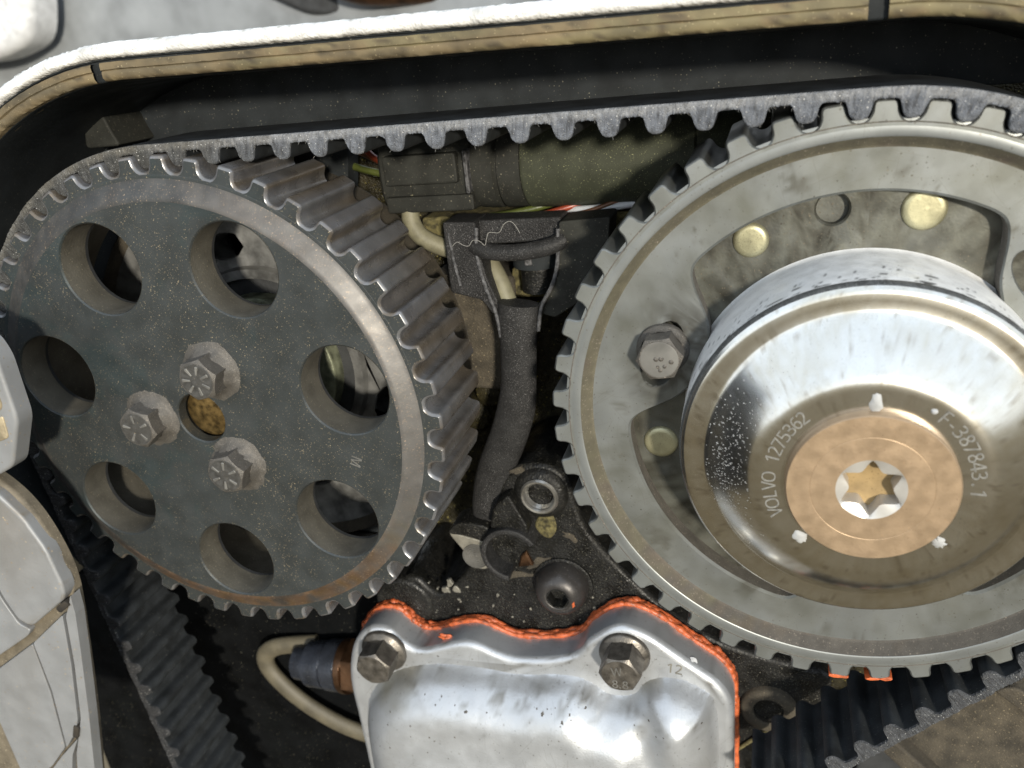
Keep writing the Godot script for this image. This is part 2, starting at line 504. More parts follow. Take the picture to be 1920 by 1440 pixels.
func mixc(a: Color, b: Color, u: float) -> Color:
	return a.lerp(b, clampf(u, 0.0, 1.0))


func part(parent: Node3D, called: String, s: Soup, m: String, crease := 40.0, paint = null) -> MeshInstance3D:
	var o := MeshInstance3D.new()
	o.name = called
	var at: Vector3 = parent.get_meta("at")
	o.mesh = s.mesh(at, crease, paint)
	o.material_override = painted(m) if paint != null else mats[m]
	o.set_meta("at", at)
	parent.add_child(o, true)
	return o


func solo(called: String, s: Soup, m: String, label: String, category: String, at: Vector3, group := "", crease := 40.0) -> MeshInstance3D:
	var o := MeshInstance3D.new()
	o.name = numbered(called)
	o.mesh = s.mesh(at, crease)
	o.material_override = mats[m]
	o.position = at * U
	o.set_meta("at", at)
	add_child(o, true)
	tag(o, label, category, group)
	return o


func text_on(parent: Node3D, called: String, st: SurfaceTool, m: String) -> void:
	var o := MeshInstance3D.new()
	o.name = called
	o.mesh = st.commit()
	o.material_override = mats[m]
	parent.add_child(o, true)


# ---------------------------------------------------------------- the scene
func _ready() -> void:
	var cam := Camera3D.new()
	cam.name = "camera"
	cam.transform = Transform3D(Basis(Vector3(0.95616252, -0.10054523, -0.27503434), Vector3(-0.01806638, 0.91716451, -0.39809906), Vector3(0.2922787, 0.38561628, 0.87514185)), Vector3(129.642, 77.598, 154.42) * U)
	cam.fov = rad_to_deg(2 * atan(720.0 / 1579.388))
	cam.near = 0.01
	cam.far = 50.0
	var at := CameraAttributesPhysical.new()   # a phone lens: an opening of about 1.3 mm
	at.frustum_focal_length = 12.0 * 1579.388 / 720.0
	at.exposure_aperture = 20.0
	at.frustum_focus_distance = 0.182
	at.frustum_near = 0.01
	at.frustum_far = 50.0
	cam.attributes = at
	add_child(cam)

	var env := Environment.new()
	var sky := Sky.new()
	var psm := ProceduralSkyMaterial.new()
	psm.sky_top_color = Color(0.84, 0.89, 0.95)
	psm.sky_horizon_color = Color(0.93, 0.95, 0.96)
	psm.sky_curve = 0.2
	psm.ground_bottom_color = Color(0.37, 0.345, 0.29)
	psm.ground_horizon_color = Color(0.57, 0.555, 0.50)
	psm.ground_curve = 0.1
	sky.sky_material = psm
	env.sky = sky
	env.background_mode = Environment.BG_SKY
	env.ambient_light_source = Environment.AMBIENT_SOURCE_SKY
	env.tonemap_mode = Environment.TONE_MAPPER_LINEAR
	env.tonemap_exposure = 1.9
	env.sdfgi_enabled = true
	env.ssao_enabled = true
	env.ssil_enabled = true
	var we := WorldEnvironment.new()
	we.name = "environment"
	we.environment = env
	add_child(we)
	var sun := DirectionalLight3D.new()
	sun.name = "sun"
	sun.light_energy = 0.85
	sun.light_color = Color(1.0, 0.965, 0.90)
	sun.light_angular_distance = 4.0
	sun.shadow_enabled = true
	sun.look_at_from_position(Vector3(0.47, 0.19, 1.0), Vector3.ZERO)
	add_child(sun)

	rng.seed = 7
	wob.seed = 4
	wob.frequency = 1.0
	make_materials()
	rear_cover()
	cylinder_head()
	background()
	sprocket_left()
	sprocket_right()
	belt()
	housing()
	middle()
	lower_left()
	lower_right()
	foreground()


# ---- the black tray behind the belt, with its raised wall and lip
func cover_path() -> Array:   # [point, outward normal]
	var o := []
	for i in 41:
		var a := deg_to_rad(lerpf(222, 90, i / 40.0))
		o.append([LC, Vector2.from_angle(a), 0.0])
	for i in range(1, 24):
		o.append([LC.lerp(RC, i / 24.0), Vector2.UP * -1.0, i / 24.0])
	for i in 31:
		var a := deg_to_rad(lerpf(90, -25, i / 30.0))
		o.append([RC, Vector2.from_angle(a), 1.0])
	return o


func sweep(path: Array, profile: Array, rough := 0.0) -> Soup:   # profile: [distance from the sprocket's centre, z]
	var s := Soup.new()
	var rings := []
	for q in profile:
		var r := PackedVector3Array()
		for k in path.size():
			var w: Array = path[k]
			var d: float = q[0] - 3.0 * w[2]
			var jig := 0.0
			if rough > 0: jig = rough * wob.get_noise_2d(k * 1.7, q[0] * 0.9 + q[1])
			var v: Vector2 = w[0] + w[1] * (d + jig)
			r.append(Vector3(v.x, v.y, q[1] + jig))
		rings.append(r)
	s.loft(rings, false)
	return s


func dense(path: Array, n: int) -> Array:
	var o := []
	for i in path.size() - 1:
		for k in n:
			var u := float(k) / n
			var a: Array = path[i]
			var b: Array = path[i + 1]
			o.append([(a[0] as Vector2).lerp(b[0], u), ((a[1] as Vector2).lerp(b[1], u)).normalized(), lerpf(a[2], b[2], u)])
	o.append(path[-1])
	return o


func rear_cover() -> void:
	var t := thing("rear_timing_cover", "black plastic tray wall curving over the belt with a brown dusty lip", "engine cover", Vector3(60, 70, -36))
	var path := cover_path()
	part(t, "wall", sweep(path, [[83.4, -48], [83.4, -2.5], [82.6, -1.2], [80.4, -0.9], [80.2, -1.4], [76.6, -1.4], [76.0, -2.0], [75.4, -12], [75.0, -44]]), "black_plastic", 50)
	# the dusty strip on the lip, with the two narrow gaps between its lengths
	var lip := dense(path, 4)
	var pieces := [[0, 153], [155, 326], [329, lip.size() - 1]]
	var gaps := [0, 0]
	var cut := []
	for k in lip.size():
		var w: Array = lip[k]
		var v: Vector2 = w[0] + w[1] * 76.0
		if w[2] == 0.0 and absf(rad_to_deg((w[1] as Vector2).angle()) - 93.5) < 0.9: gaps[0] = k
		if v.x < 146.0: gaps[1] = k
	cut = [[0, gaps[0] - 1], [gaps[0] + 1, gaps[1] - 1], [gaps[1] + 1, lip.size() - 1]]
	for c in cut:
		part(t, "lip_strip", sweep(lip.slice(c[0], c[1] + 1), [[79.9, -1.6], [79.9, -0.2], [79.4, 0.1], [78.5, 0.1], [78.3, -0.25], [78.0, 0.0], [77.0, 0.0], [76.3, -0.5], [76.1, -3.0], [75.9, -3.6]], 0.12), "lip_dust", 50, func(p: Vector3) -> Color: return mixc(mixc(Color(0.42, 0.44, 0.46), Color(1.15, 1.0, 0.8), 0.55 + 0.004 * p.x + 0.8 * wob.get_noise_3d(p.x * 0.03, p.y * 0.3, 2.0)), Color(0.3, 0.26, 0.2), smoothstep(0.15, 0.4, wob.get_noise_3d(p.x * 0.2, p.y * 0.7, 8.0))))  # dust tone, with glare painted in as a lightening towards the right
	part(t, "edge_seal", sweep(dense(path, 8), [[83.6, -4.5], [83.5, -1.0], [82.9, 0.0], [82.1, 0.5], [81.3, 0.45], [80.8, 0.0], [80.6, -1.0]], 0.28), "pale_seal", 60, func(p: Vector3) -> Color: return mixc(Color(1, 1, 1), Color(0.42, 0.40, 0.34), smoothstep(0.1, 0.45, n3(p, 2.2)) * smoothstep(0.35, -0.4, p.z)))
	var floor_ := Soup.new()
	var outline := PackedVector2Array()
	for w in path:
		var ang := rad_to_deg((w[1] as Vector2).angle())
		if (w[2] < 0.5 and ang > 0 and ang < 179) or (w[2] >= 0.5 and ang > 52): outline.append(w[0] + w[1] * (80.0 - 3.0 * w[2]))
	outline.append_array(PackedVector2Array([Vector2(188, 57.5), Vector2(150, 58), Vector2(28, 60), Vector2(22, 30), Vector2(22, -230), Vector2(-130, -230), Vector2(-130, -60), Vector2(-90, -10)]))
	if Geometry2D.is_polygon_clockwise(outline): outline.reverse()
	floor_ = slab(outline, -50, -44, 0.4, 2)
	part(t, "back_wall", floor_, "black_plastic")
	part(t, "lower_wall_shade", slab(PackedVector2Array([Vector2(-130, -230), Vector2(22, -230), Vector2(22, -61), Vector2(-50, -58), Vector2(-74, -20), Vector2(-130, -20)]), -46, -42.6, 0.3, 2), "sump_black")  # added sheet over the back wall, its dark colour standing in for shade
	part(t, "clip_lug", slab(rounded([Vector2(-40.5, 60.5), Vector2(-39.0, 66.5), Vector2(-32.5, 68.5), Vector2(-31.0, 63.5), Vector2(-29.5, 60.5)], 1.5), -45, -30, 1.6), "dusty_plastic")
	var seam := curve([Vector3(-45, 74, -20), Vector3(-44, 67, -43.8), Vector3(-42, 58, -43.8)], 4)
	part(t, "mould_seam", tube(seam, [0.25], 6), "dusty_plastic")


# ---- sprockets
func marks(parent: Node3D, c: Vector2, z: float, n: int) -> void:
	var s := Soup.new()
	for k in n:
		var a := TAU * k / n + 0.4
		var d := Vector2.from_angle(a)
		var e := Vector2(-d.y, d.x)
		var q := PackedVector2Array([c + d * 1.5 - e * 0.22, c + d * 3.5 - e * 0.42, c + d * 3.7, c + d * 3.5 + e * 0.42, c + d * 1.5 + e * 0.22])
		var b := slab(q, z - 0.1, z + 0.22, 0.12, 1)
		s.t.append_array(b.t)
	part(parent, "head_mark", s, "stamp")


func sprocket_left() -> void:
	var t := thing("cam_sprocket", "black toothed cam sprocket with seven round holes and three bolts", "sprocket", Vector3(0, 0, -26))
	var rim := toothed(LC, 1.295, -26, 0, 54.6, 0.75)
	part(t, "toothed_rim", rim[0], "steel_teeth", 48, func(p: Vector3) -> Color: return mixc(Color(1.05, 1.1, 1.2), Color(0.72, 0.58, 0.42), 0.4 + 1.5 * n3(p, 5.0) - 0.012 * (p.z + 3)))
	var face_dust := func(p: Vector3) -> Color:
		var warm := mixc(Color(0.85, 0.98, 1.06), Color(2.1, 1.8, 1.35), 0.36 + 0.0052 * (p.x - p.y * 0.75) + 0.7 * n3(p, 22.0) + 0.35 * n3(p, 6.0, 2))
		return mixc(warm, Color(2.6, 1.75, 1.0), smoothstep(0.16, 0.5, n3(p, 9.0, 3) + 0.25 * n3(p, 2.5, 4)) * smoothstep(10, 70, p.x - p.y))
	part(t, "rim_front", rim[1], "black_steel", 48, face_dust)
	part(t, "rim_face", lathe(LC, [[57.0, 0.02], [56.9, 0.06], [56.2, 0.06]], 180), "black_steel", 40, face_dust)
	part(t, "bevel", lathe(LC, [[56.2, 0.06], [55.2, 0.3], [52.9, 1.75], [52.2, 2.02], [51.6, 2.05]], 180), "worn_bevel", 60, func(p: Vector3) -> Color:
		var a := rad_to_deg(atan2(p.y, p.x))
		var pale := smoothstep(95, 40, a) * smoothstep(-75, -20, a)  # lighter on the right and upper right, darker on the left
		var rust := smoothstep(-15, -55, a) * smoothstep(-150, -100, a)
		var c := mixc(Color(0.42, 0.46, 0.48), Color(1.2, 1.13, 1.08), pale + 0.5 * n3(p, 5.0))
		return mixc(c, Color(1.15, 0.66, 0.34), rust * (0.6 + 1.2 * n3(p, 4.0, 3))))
	var s := Soup.new()
	var walls := Soup.new()
	for k in 7:
		var a := 1.0966 + TAU * k / 7
		pierced(s, sector(LC, 20, 51.6, a - PI / 7, a + PI / 7), Vector2.from_angle(a) * 40.4, 10.7, 10.7, 0, 2.05, 1.6)
		walls.loft([ring(Vector2.from_angle(a) * 40.4, 10.7, 1.75), ring(Vector2.from_angle(a) * 40.4, 10.7, -6.5)])
	for k in 3:
		var a := deg_to_rad(62.0 + 120 * k)
		var off := Vector2(1.3, 1.3) if k == 2 else Vector2.ZERO
		pierced(s, sector(LC, 6.6, 20, a - PI / 3, a + PI / 3), Vector2.from_angle(a) * 14.0 + off, 5.2, 5.2, 0, 2.05, -4)
	s.loft([ring(LC, 6.6, 2.05), ring(LC, 6.3, 1.7), ring(LC, 6.3, -1)])
	part(t, "disc", s, "black_steel", 40, face_dust)
	part(t, "hole_wall", walls, "hole_wall")
	part(t, "rim_inside", lathe(LC, [[54.6, -0.2], [54.4, -6.6], [54.4, -26]], 120), "hole_wall")
	var back := Soup.new()
	for k in 7:
		var a := 1.0966 + TAU * k / 7
		pierced(back, sector(LC, 20, 54.5, a - PI / 7, a + PI / 7), Vector2.from_angle(a) * 40.45, 10.6, 10.6, 0, -6.5, -6.0)
	part(t, "web_back", back, "rear_dark")
	part(t, "bore_plug", lathe(LC, [[6.4, -4], [6.2, -1.6], [5.2, -1.2], [3, -1.0], [0.05, -1.0]], 48), "bronze_bore")
	for k in 3:
		var c := Vector2.from_angle(deg_to_rad(62.0 + 120 * k)) * 14.0
		var b := part(t, "bolt", lathe(c, [[5.6, 2.0], [5.6, 2.5], [5.2, 3.0], [4.7, 3.3], [4.6, 4.2]], 40), "dusty_bolt", 50)
		part(b, "head", hexhead(c, 9.0, 2.6, 8.1, 0.25 + 0.5 * k), "dusty_bolt", 30)
		part(b, "head_face", lathe(c, [[4.15, 8.05], [4.1, 8.16], [3.9, 8.2], [0.05, 8.2]], 40), "bolt_face")
		marks(b, c, 8.2, [7, 5, 6][k])
		# caked dirt round the foot of the bolt
		var dirt := []
		for q in [[7.4, 2.04], [6.6, 2.35], [5.6, 2.9], [4.5, 4.6]]:
			var r := PackedVector3Array()
			for i in 40:
				var a := TAU * i / 40
				var d: float = q[0] + 0.9 * wob.get_noise_3d(cos(a) * 2.2 + k * 9, sin(a) * 2.2, q[1])
				r.append(Vector3(c.x + cos(a) * d, c.y + sin(a) * d, q[1] + 0.3 * wob.get_noise_3d(cos(a) * 5 + k, sin(a) * 5, 3)))
			dirt.append(r)
		var ds := Soup.new()
		ds.loft(dirt)
		part(b, "caked_dirt", ds, "dusty_bolt", 70)
	var st := SurfaceTool.new()
	st.append_from(letters("M", 2.6, 0.12), 0, Transform3D(Basis(Vector3(0, 0, 1), deg_to_rad(-112)), (Vector3(39.1, -9.7, 2.1) - Vector3(0, 0, -26)) * U))
	text_on(t, "stamped_letter", st, "stamp")
	# the cam seal carrier seen through the holes
	var h := thing("cam_seal_carrier", "greenish round metal carrier seen through the holes of the black sprocket", "engine part", Vector3(0, 0, -44))
	part(h, "hub", lathe(LC, [[20.6, -44], [20.6, -28.2], [20.0, -27.4], [15, -27.0], [12, -30]], 96), "rear_green", 50)
	part(h, "groove", lathe(LC, [[24.6, -32], [20.5, -32]], 96), "rear_dark")
	part(h, "ridge", lathe(LC, [[28.2, -31], [27.6, -29.2], [25.2, -29.2], [24.4, -32.2]], 96), "rear_grey", 50)
	var w := Soup.new()
	for k in 6:
		var a := 0.12 + TAU * k / 6
		pierced(w, sector(LC, 28.0, 50.2, a - PI / 6, a + PI / 6), Vector2.from_angle(a - 0.45) * 34.0, 3.3, 5.6, a - 0.45, -31, -40)
	part(h, "web", w, "rear_grey")
	part(h, "outer_band", lathe(LC, [[53.5, -42], [53.5, -30], [53.0, -29.2], [51.4, -29.4], [50, -31.5]], 120), "brown_casting", 50)
	part(h, "backing", lathe(LC, [[53.5, -42.2], [20, -42.2]], 60), "rear_dark")


func lug_radius(a: float) -> float:   # inner edge of the grey web: three lugs between three pockets
	var d := rad_to_deg(absf(fposmod(a - deg_to_rad(38) + PI / 3, TAU / 3) - PI / 3))
	var tab := [[0.0, 30.0], [7.5, 32.0], [10, 33.3], [13, 34.6], [15.5, 36.3], [18, 39.0], [20, 41.6], [22, 43.7], [24, 44.8], [27, 45.2], [60, 45.2]]
	for i in tab.size() - 1:
		if d <= tab[i + 1][0]:
			var u: float = (d - tab[i][0]) / (tab[i + 1][0] - tab[i][0])
			var b: float = tab[maxi(i - 1, 0)][1]
			var e: float = tab[mini(i + 2, tab.size() - 1)][1]
			return cubic_interpolate(tab[i][1], tab[i + 1][1], b, e, u) if i > 0 else lerpf(tab[0][1], tab[1][1], u)
	return 45.2


func sprocket_right() -> void:
	var z := RZ
	var t := thing("vvt_sprocket", "grey steel toothed sprocket with a domed chrome hub", "sprocket", Vector3(RC.x, RC.y, -28))
	var rim := toothed(RC, 1.283 + PI / TEETH, -27, z, 56.4, 0.45)
	var oil := func(p: Vector3) -> Color:
		var c := mixc(Color(1.08, 1.08, 1.08), Color(0.62, 0.60, 0.52), 0.35 + 0.9 * n3(p, 26.0) + 0.5 * n3(p, 7.0, 1))
		return mixc(c, Color(0.55, 0.52, 0.46), smoothstep(0.25, 0.6, n3(p, 12.0, 6) + 0.35 * n3(p, 2.2, 7)))
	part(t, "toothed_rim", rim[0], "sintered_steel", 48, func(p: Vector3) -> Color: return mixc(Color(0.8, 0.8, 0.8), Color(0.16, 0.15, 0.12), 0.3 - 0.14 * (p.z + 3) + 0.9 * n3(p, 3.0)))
	part(t, "rim_front", rim[1], "sintered_steel", 48, func(p: Vector3) -> Color: return mixc(Color(1.12, 1.12, 1.1), Color(0.74, 0.72, 0.66), 0.3 + 1.2 * n3(p, 9.0)))
	part(t, "rim_ring", lathe(RC, [[58.0, z - 0.3], [56.5, z + 0.03], [55.2, z + 0.03], [54.9, z - 0.2]], 180), "sintered_steel")
	part(t, "rim_step", lathe(RC, [[54.9, z - 0.2], [53.4, z - 2.6], [52.8, z - 2.9]], 180), "rim_groove", 60, func(p: Vector3) -> Color: return mixc(Color(0.75, 0.76, 0.78), Color(1.5, 1.1, 0.72), 0.4 + 0.012 * (p.y - p.x + 146) + 1.2 * n3(p, 5.0)))
	part(t, "rim_line", lathe(RC, [[57.45, z + 0.0], [57.4, z + 0.05], [57.25, z + 0.05], [57.2, z + 0.0]], 180), "rim_groove")
	var web := Soup.new()
	var o := PackedVector3Array()
	var b0 := PackedVector3Array()
	var b1 := PackedVector3Array()
	var b2 := PackedVector3Array()
	var n := 540
	var zw := z - 2.9
	for i in n:
		var a := TAU * i / n
		var d := Vector2.from_angle(a)
		var r := lug_radius(a)
		o.append(Vector3(RC.x + d.x * 52.8, d.y * 52.8, zw))
		b0.append(Vector3(RC.x + d.x * (r + 0.5), d.y * (r + 0.5), zw))
		b1.append(Vector3(RC.x + d.x * r, d.y * r, zw - 0.5))
		b2.append(Vector3(RC.x + d.x * r, d.y * r, zw - 5.0))
	# the web is cut where the slots of two lugs go through: those lugs are laid in sectors round the slots
	var cuts := []
	for lug in [159.5, 44.0]:
		var i0 := int(round(deg_to_rad(lug - 14.5 - (4.0 if lug < 90 else 0.0)) / TAU * n))
		var i1 := int(round(deg_to_rad(lug + 14.5) / TAU * n))
		cuts.append([i0, i1])
		var sec := PackedVector2Array()
		for i in range(i0, i1 + 1): sec.append(Vector2(o[i].x, o[i].y))
		for k in range(1, 12): sec.append(Vector2(o[i1].x, o[i1].y).lerp(Vector2(b0[i1].x, b0[i1].y), k / 12.0))
		for i in range(i1, i0 - 1, -1): sec.append(Vector2(b0[i].x, b0[i].y))
		for k in range(1, 12): sec.append(Vector2(b0[i0].x, b0[i0].y).lerp(Vector2(o[i0].x, o[i0].y), k / 12.0))
		pierced(web, sec, RC + Vector2.from_angle(deg_to_rad(lug)) * 40.3, 3.7, 7.3, deg_to_rad(lug), zw, zw - 7)
	for i in n:
		var j := (i + 1) % n
		var inside_cut := false
		for c in cuts: inside_cut = inside_cut or (i >= c[0] and i < c[1])
		if not inside_cut:
			for k in 8: web.quad(o[i].lerp(b0[i], k / 8.0), o[j].lerp(b0[j], k / 8.0), o[j].lerp(b0[j], (k + 1) / 8.0), o[i].lerp(b0[i], (k + 1) / 8.0))
		web.quad(b0[i], b0[j], b1[j], b1[i])
	var soot := func(p: Vector3) -> Color:
		var c: Color = oil.call(p)
		var a := rad_to_deg(atan2(p.y, p.x - RC.x))
		var near := smoothstep(26, 6, absf(a - 158.0)) * smoothstep(50, 40, Vector2(p.x - RC.x, p.y).length())
		return mixc(c, Color(0.34, 0.31, 0.27), near * (0.75 + 1.2 * n3(p, 3.0, 9)))
	part(t, "web", web, "sintered_steel", 40, soot)
	var wl := Soup.new()
	wl.strip(b1, b2)
	part(t, "pocket_wall", wl, "rim_groove", 60)
	var fl := Soup.new()
	var hole_a := deg_to_rad(98.6)
	var h0 := deg_to_rad(90.0)
	var h1 := deg_to_rad(108.0)
	var zf := zw - 4.6
	for i in 180:
		var p := TAU * i / 180.0
		var q := TAU * (i + 1) / 180.0
		if p > h0 - 0.001 and q < h1 + 0.001: continue
		var u := Vector2.from_angle(p)
		var v := Vector2.from_angle(q)
		for k in 8:
			var f := 52.0 - 21.0 * k / 8.0
			var e := 52.0 - 21.0 * (k + 1) / 8.0
			fl.quad(Vector3(RC.x + u.x * f, u.y * f, zf), Vector3(RC.x + v.x * f, v.y * f, zf), Vector3(RC.x + v.x * e, v.y * e, zf), Vector3(RC.x + u.x * e, u.y * e, zf))
	pierced(fl, sector(RC, 31, 52, h0, h1, 9), RC + Vector2.from_angle(hole_a) * 41.9, 2.9, 2.9, 0, zf, zf - 5)
	part(t, "pocket_floor", fl, "pocket_steel", 40, func(p: Vector3) -> Color: return mixc(Color(1.15, 1.15, 1.1), Color(0.25, 0.22, 0.17), 0.35 + 1.1 * n3(p, 8.0) + 0.9 * n3(p, 2.0, 2)))
	part(t, "hole_floor", lathe(RC + Vector2.from_angle(hole_a) * 41.9, [[3.2, zf - 2.0], [0.05, zf - 2.0]], 24), "pocket_steel")
	for q in [[119.9, 41.6, 2.9], [77.4, 41.8, 3.4], [191.5, 40.0, 3.2]]:
		var c: Vector2 = RC + Vector2.from_angle(deg_to_rad(q[0])) * q[1]
		part(t, "pin", lathe(c, [[q[2] + 0.5, zf - 0.1], [q[2] + 0.4, zf + 0.4], [q[2] - 0.1, zf + 0.75], [q[2] * 0.75, zf + 0.85], [0.05, zf + 0.9]], 32), "brass", 60)
	# lug bolts
	for k in 1:
		var c := RC + Vector2.from_angle(deg_to_rad(157.5)) * 40.6
		var b := part(t, "lug_bolt", lathe(c, [[5.3, zw - 0.4], [5.3, zw + 0.7], [5.0, zw + 1.1], [4.4, zw + 1.6], [4.3, zw + 2.2]], 40), "dusty_bolt", 50)
		part(b, "head", hexhead(c, 8.2, zw + 1.0, zw + 6.4, 0.1), "dusty_bolt", 30)
		part(b, "head_face", lathe(c, [[3.75, zw + 6.38], [3.6, zw + 6.5], [0.05, zw + 6.5]], 40), "stamp")
		var ds := Soup.new()
		for i in 7:
			var e := c + Vector2(rng.randf_range(-2.6, 2.6), rng.randf_range(-2.2, 2.2))
			ds.t.append_array(lathe(e, [[rng.randf_range(0.3, 0.6), zw + 6.5], [0.25, zw + 6.65], [0.03, zw + 6.68]], 8).t)
		part(b, "pitted_mark", ds, "dusty_bolt")
	# the domed hub
	part(t, "hub_wall", lathe(RC, [[33.9, zf], [33.6, zf + 0.5], [33.45, zf + 1.5], [33.45, -6.0], [33.45, -4.0], [33.45, -2.0], [33.44, -0.5], [33.43, 0.8], [33.42, 2.0], [33.41, 3.0], [33.4, 4.0], [33.38, 4.8], [33.36, 5.6], [33.34, 6.2], [33.32, 6.8], [33.3, 7.3], [33.26, 7.8]], 480), "chrome_scuffed", 60, func(p: Vector3) -> Color: return mixc(Color(1, 1, 1), Color(0.12, 0.12, 0.12), smoothstep(0.28, 0.42, wob.get_noise_2d(atan2(p.y, p.x - RC.x) * 7.0, p.z * 1.1 + 5) + 0.3 * wob.get_noise_2d(atan2(p.y, p.x - RC.x) * 40.0, p.z * 1.6) + 0.045 * (p.z - 5.5))))
	part(t, "scuff_band", lathe(RC, [[33.26, 7.8], [33.22, 8.4], [33.1, 9.0], [32.8, 9.5]], 200), "scuffed_black", 60)
	var prof := [[32.8, 9.5], [32.5, 9.85], [32.1, 10.1], [31.5, 10.25], [30.4, 10.3], [29.0, 10.35], [28.3, 10.6], [27.5, 11.25], [26.5, 12.3], [25.2, 13.6], [23.9, 14.8], [22.5, 15.9], [21.3, 16.75], [20.5, 17.3], [19.8, 17.7], [19.0, 17.98], [18.2, 18.08], [17.5, 18.1], [13.0, 18.1]]
	part(t, "hub_dome", lathe(RC, prof, 360), "chrome", 70, func(p: Vector3) -> Color:
		var a := atan2(p.y, p.x - RC.x)
		var c := mixc(Color(1, 1, 1), Color(0.72, 0.66, 0.54), 0.4 + 0.5 * n3(p, 14.0, 1) + 0.4 * n3(p, 2.0, 4))
		return mixc(c, Color(0.55, 0.5, 0.43), 0.7 * smoothstep(0.3, 0.5, n3(p, 3.0, 6) + 0.3 * n3(p, 1.0, 3))))
	var pl := part(t, "centre_plug", lathe(RC, [[14.0, 18.0], [14.0, 19.6], [13.7, 20.0], [10.0, 20.0], [9.9, 19.92], [9.8, 20.0], [5.7, 20.0]], 120), "tan_plate", 40)
	var fk := Soup.new()
	for i in 520:
		var a := deg_to_rad(180 + rng.randfn(0, 1) * 20)
		var rr := clampf(24.5 + rng.randfn(0, 1) * 1.9, 20.5, 28)
		var zz := 10.6
		for q in prof.size() - 1:
			if prof[q][0] >= rr and prof[q + 1][0] <= rr: zz = lerpf(prof[q][1], prof[q + 1][1], (prof[q][0] - rr) / maxf(0.001, prof[q][0] - prof[q + 1][0]))
		var d := Vector3(cos(a), sin(a), 0)
		var tn := Vector3(-sin(a), cos(a), 0)
		var up := (d * 0.68 + Vector3(0, 0, 0.73))
		var dn := tn.cross(up)
		var c := Vector3(RC.x, RC.y, zz) + d * rr + up * 0.02
		var w := rng.randf_range(0.04, 0.13)
		var l := w * rng.randf_range(0.8, 2.6)
		var tw := rng.randf_range(-0.6, 0.6)
		var e1 := tn * cos(tw) + dn * sin(tw)
		var e2 := dn * cos(tw) - tn * sin(tw)
		fk.quad(c - e1 * w, c - e2 * l, c + e1 * w, c + e2 * l)
	part(t, "pitted_fleck", fk, "pale_fleck").set_meta("kind", "stuff")
	# six-lobed socket
	var rings := []
	for q in [[0.0, 20.0], [0.0, 19.5], [0.0, 16.4]]:
		var r := PackedVector3Array()
		for i in 120:
			var a := TAU * i / 120 + PI / 6
			var rr := 5.35 - 1.95 * sqrt(pow(sin(3 * (a - PI / 2)), 2) + 0.012)
			if q[1] > 19.9: rr = 5.7
			elif q[1] > 19: rr = minf(5.5, rr + 0.15)
			r.append(Vector3(RC.x + cos(a) * rr, RC.y + sin(a) * rr, q[1]))
		rings.append(r)
	var so := Soup.new()
	so.loft(rings)
	part(pl, "socket", so, "socket_steel", 35)
	part(pl, "socket_floor", lathe(RC, [[5.7, 16.5], [2.0, 16.2], [0.05, 16.1]], 40), "socket_floor")
	for q in [[268.4, 1.6, 0.5], [270.3, 0.7, 0.35], [275.6, 1.5, 0.4], [278.2, 1.2, 0.55]]:   # sealant wiped onto two teeth
		var c := RC + Vector2.from_angle(deg_to_rad(q[0])) * (TIP - 0.1)
		var sm := PackedVector2Array()
		for i in 10: sm.append(c + Vector2(cos(TAU * i / 10) * q[1], sin(TAU * i / 10) * q[2]).rotated(deg_to_rad(q[0] + 90)) * (1.0 + 0.5 * wob.get_noise_2d(i * 1.7, q[0])))
		part(t, "sealant_smear", slab(sm, z - 4, z + 0.12, 0.15, 2), "gasket_orange")
	# engraved writing, letter by letter round the ring
	var st := SurfaceTool.new()
	for w in [["VOLVO", 203.0, 178.0], ["1275362", 165.0, 132.5], ["F-387843.1", 51.0, -3.0]]:
		var txt: String = w[0]
		for i in txt.length():
			if txt[i] == " ": continue
			var a := deg_to_rad(lerpf(w[1], w[2], i / float(txt.length() - 1)))
			var at := Vector3(RC.x + cos(a) * 16.6, RC.y + sin(a) * 16.6, 18.12) - Vector3(RC.x, RC.y, -28)
			st.append_from(letters(txt[i], 1.55, 0.1), 0, Transform3D(Basis(Vector3(0, 0, 1), a - PI / 2), at * U))
	text_on(t, "engraved_lettering", st, "engraving")
	for q in [[90.0, 15.2, 1.0, 2.0], [226.0, 16.0, 1.5, 1.2], [-43.0, 15.8, 1.0, 1.2], [58.0, 16.6, 0.55, 0.5]]:
		var a := deg_to_rad(q[0])
		var c: Vector2 = RC + Vector2.from_angle(a) * q[1]
		var r := []
		for f in [[1.0, 18.08], [0.8, 18.35], [0.4, 18.5], [0.02, 18.5]]:
			var p := PackedVector3Array()
			for i in 20:
				var b := TAU * i / 20
				var k: float = f[0] * (1 + 0.5 * wob.get_noise_3d(cos(b) * 2 + q[0], sin(b) * 2, 1))
				var v := Vector2(cos(b) * q[2] * k, sin(b) * q[3] * k).rotated(a - PI / 2)
				p.append(Vector3(c.x + v.x, c.y + v.y, f[1]))
			r.append(p)
		var ps := Soup.new()
		ps.loft(r)
		part(t, "paint_mark", ps, "pale_fleck", 60)


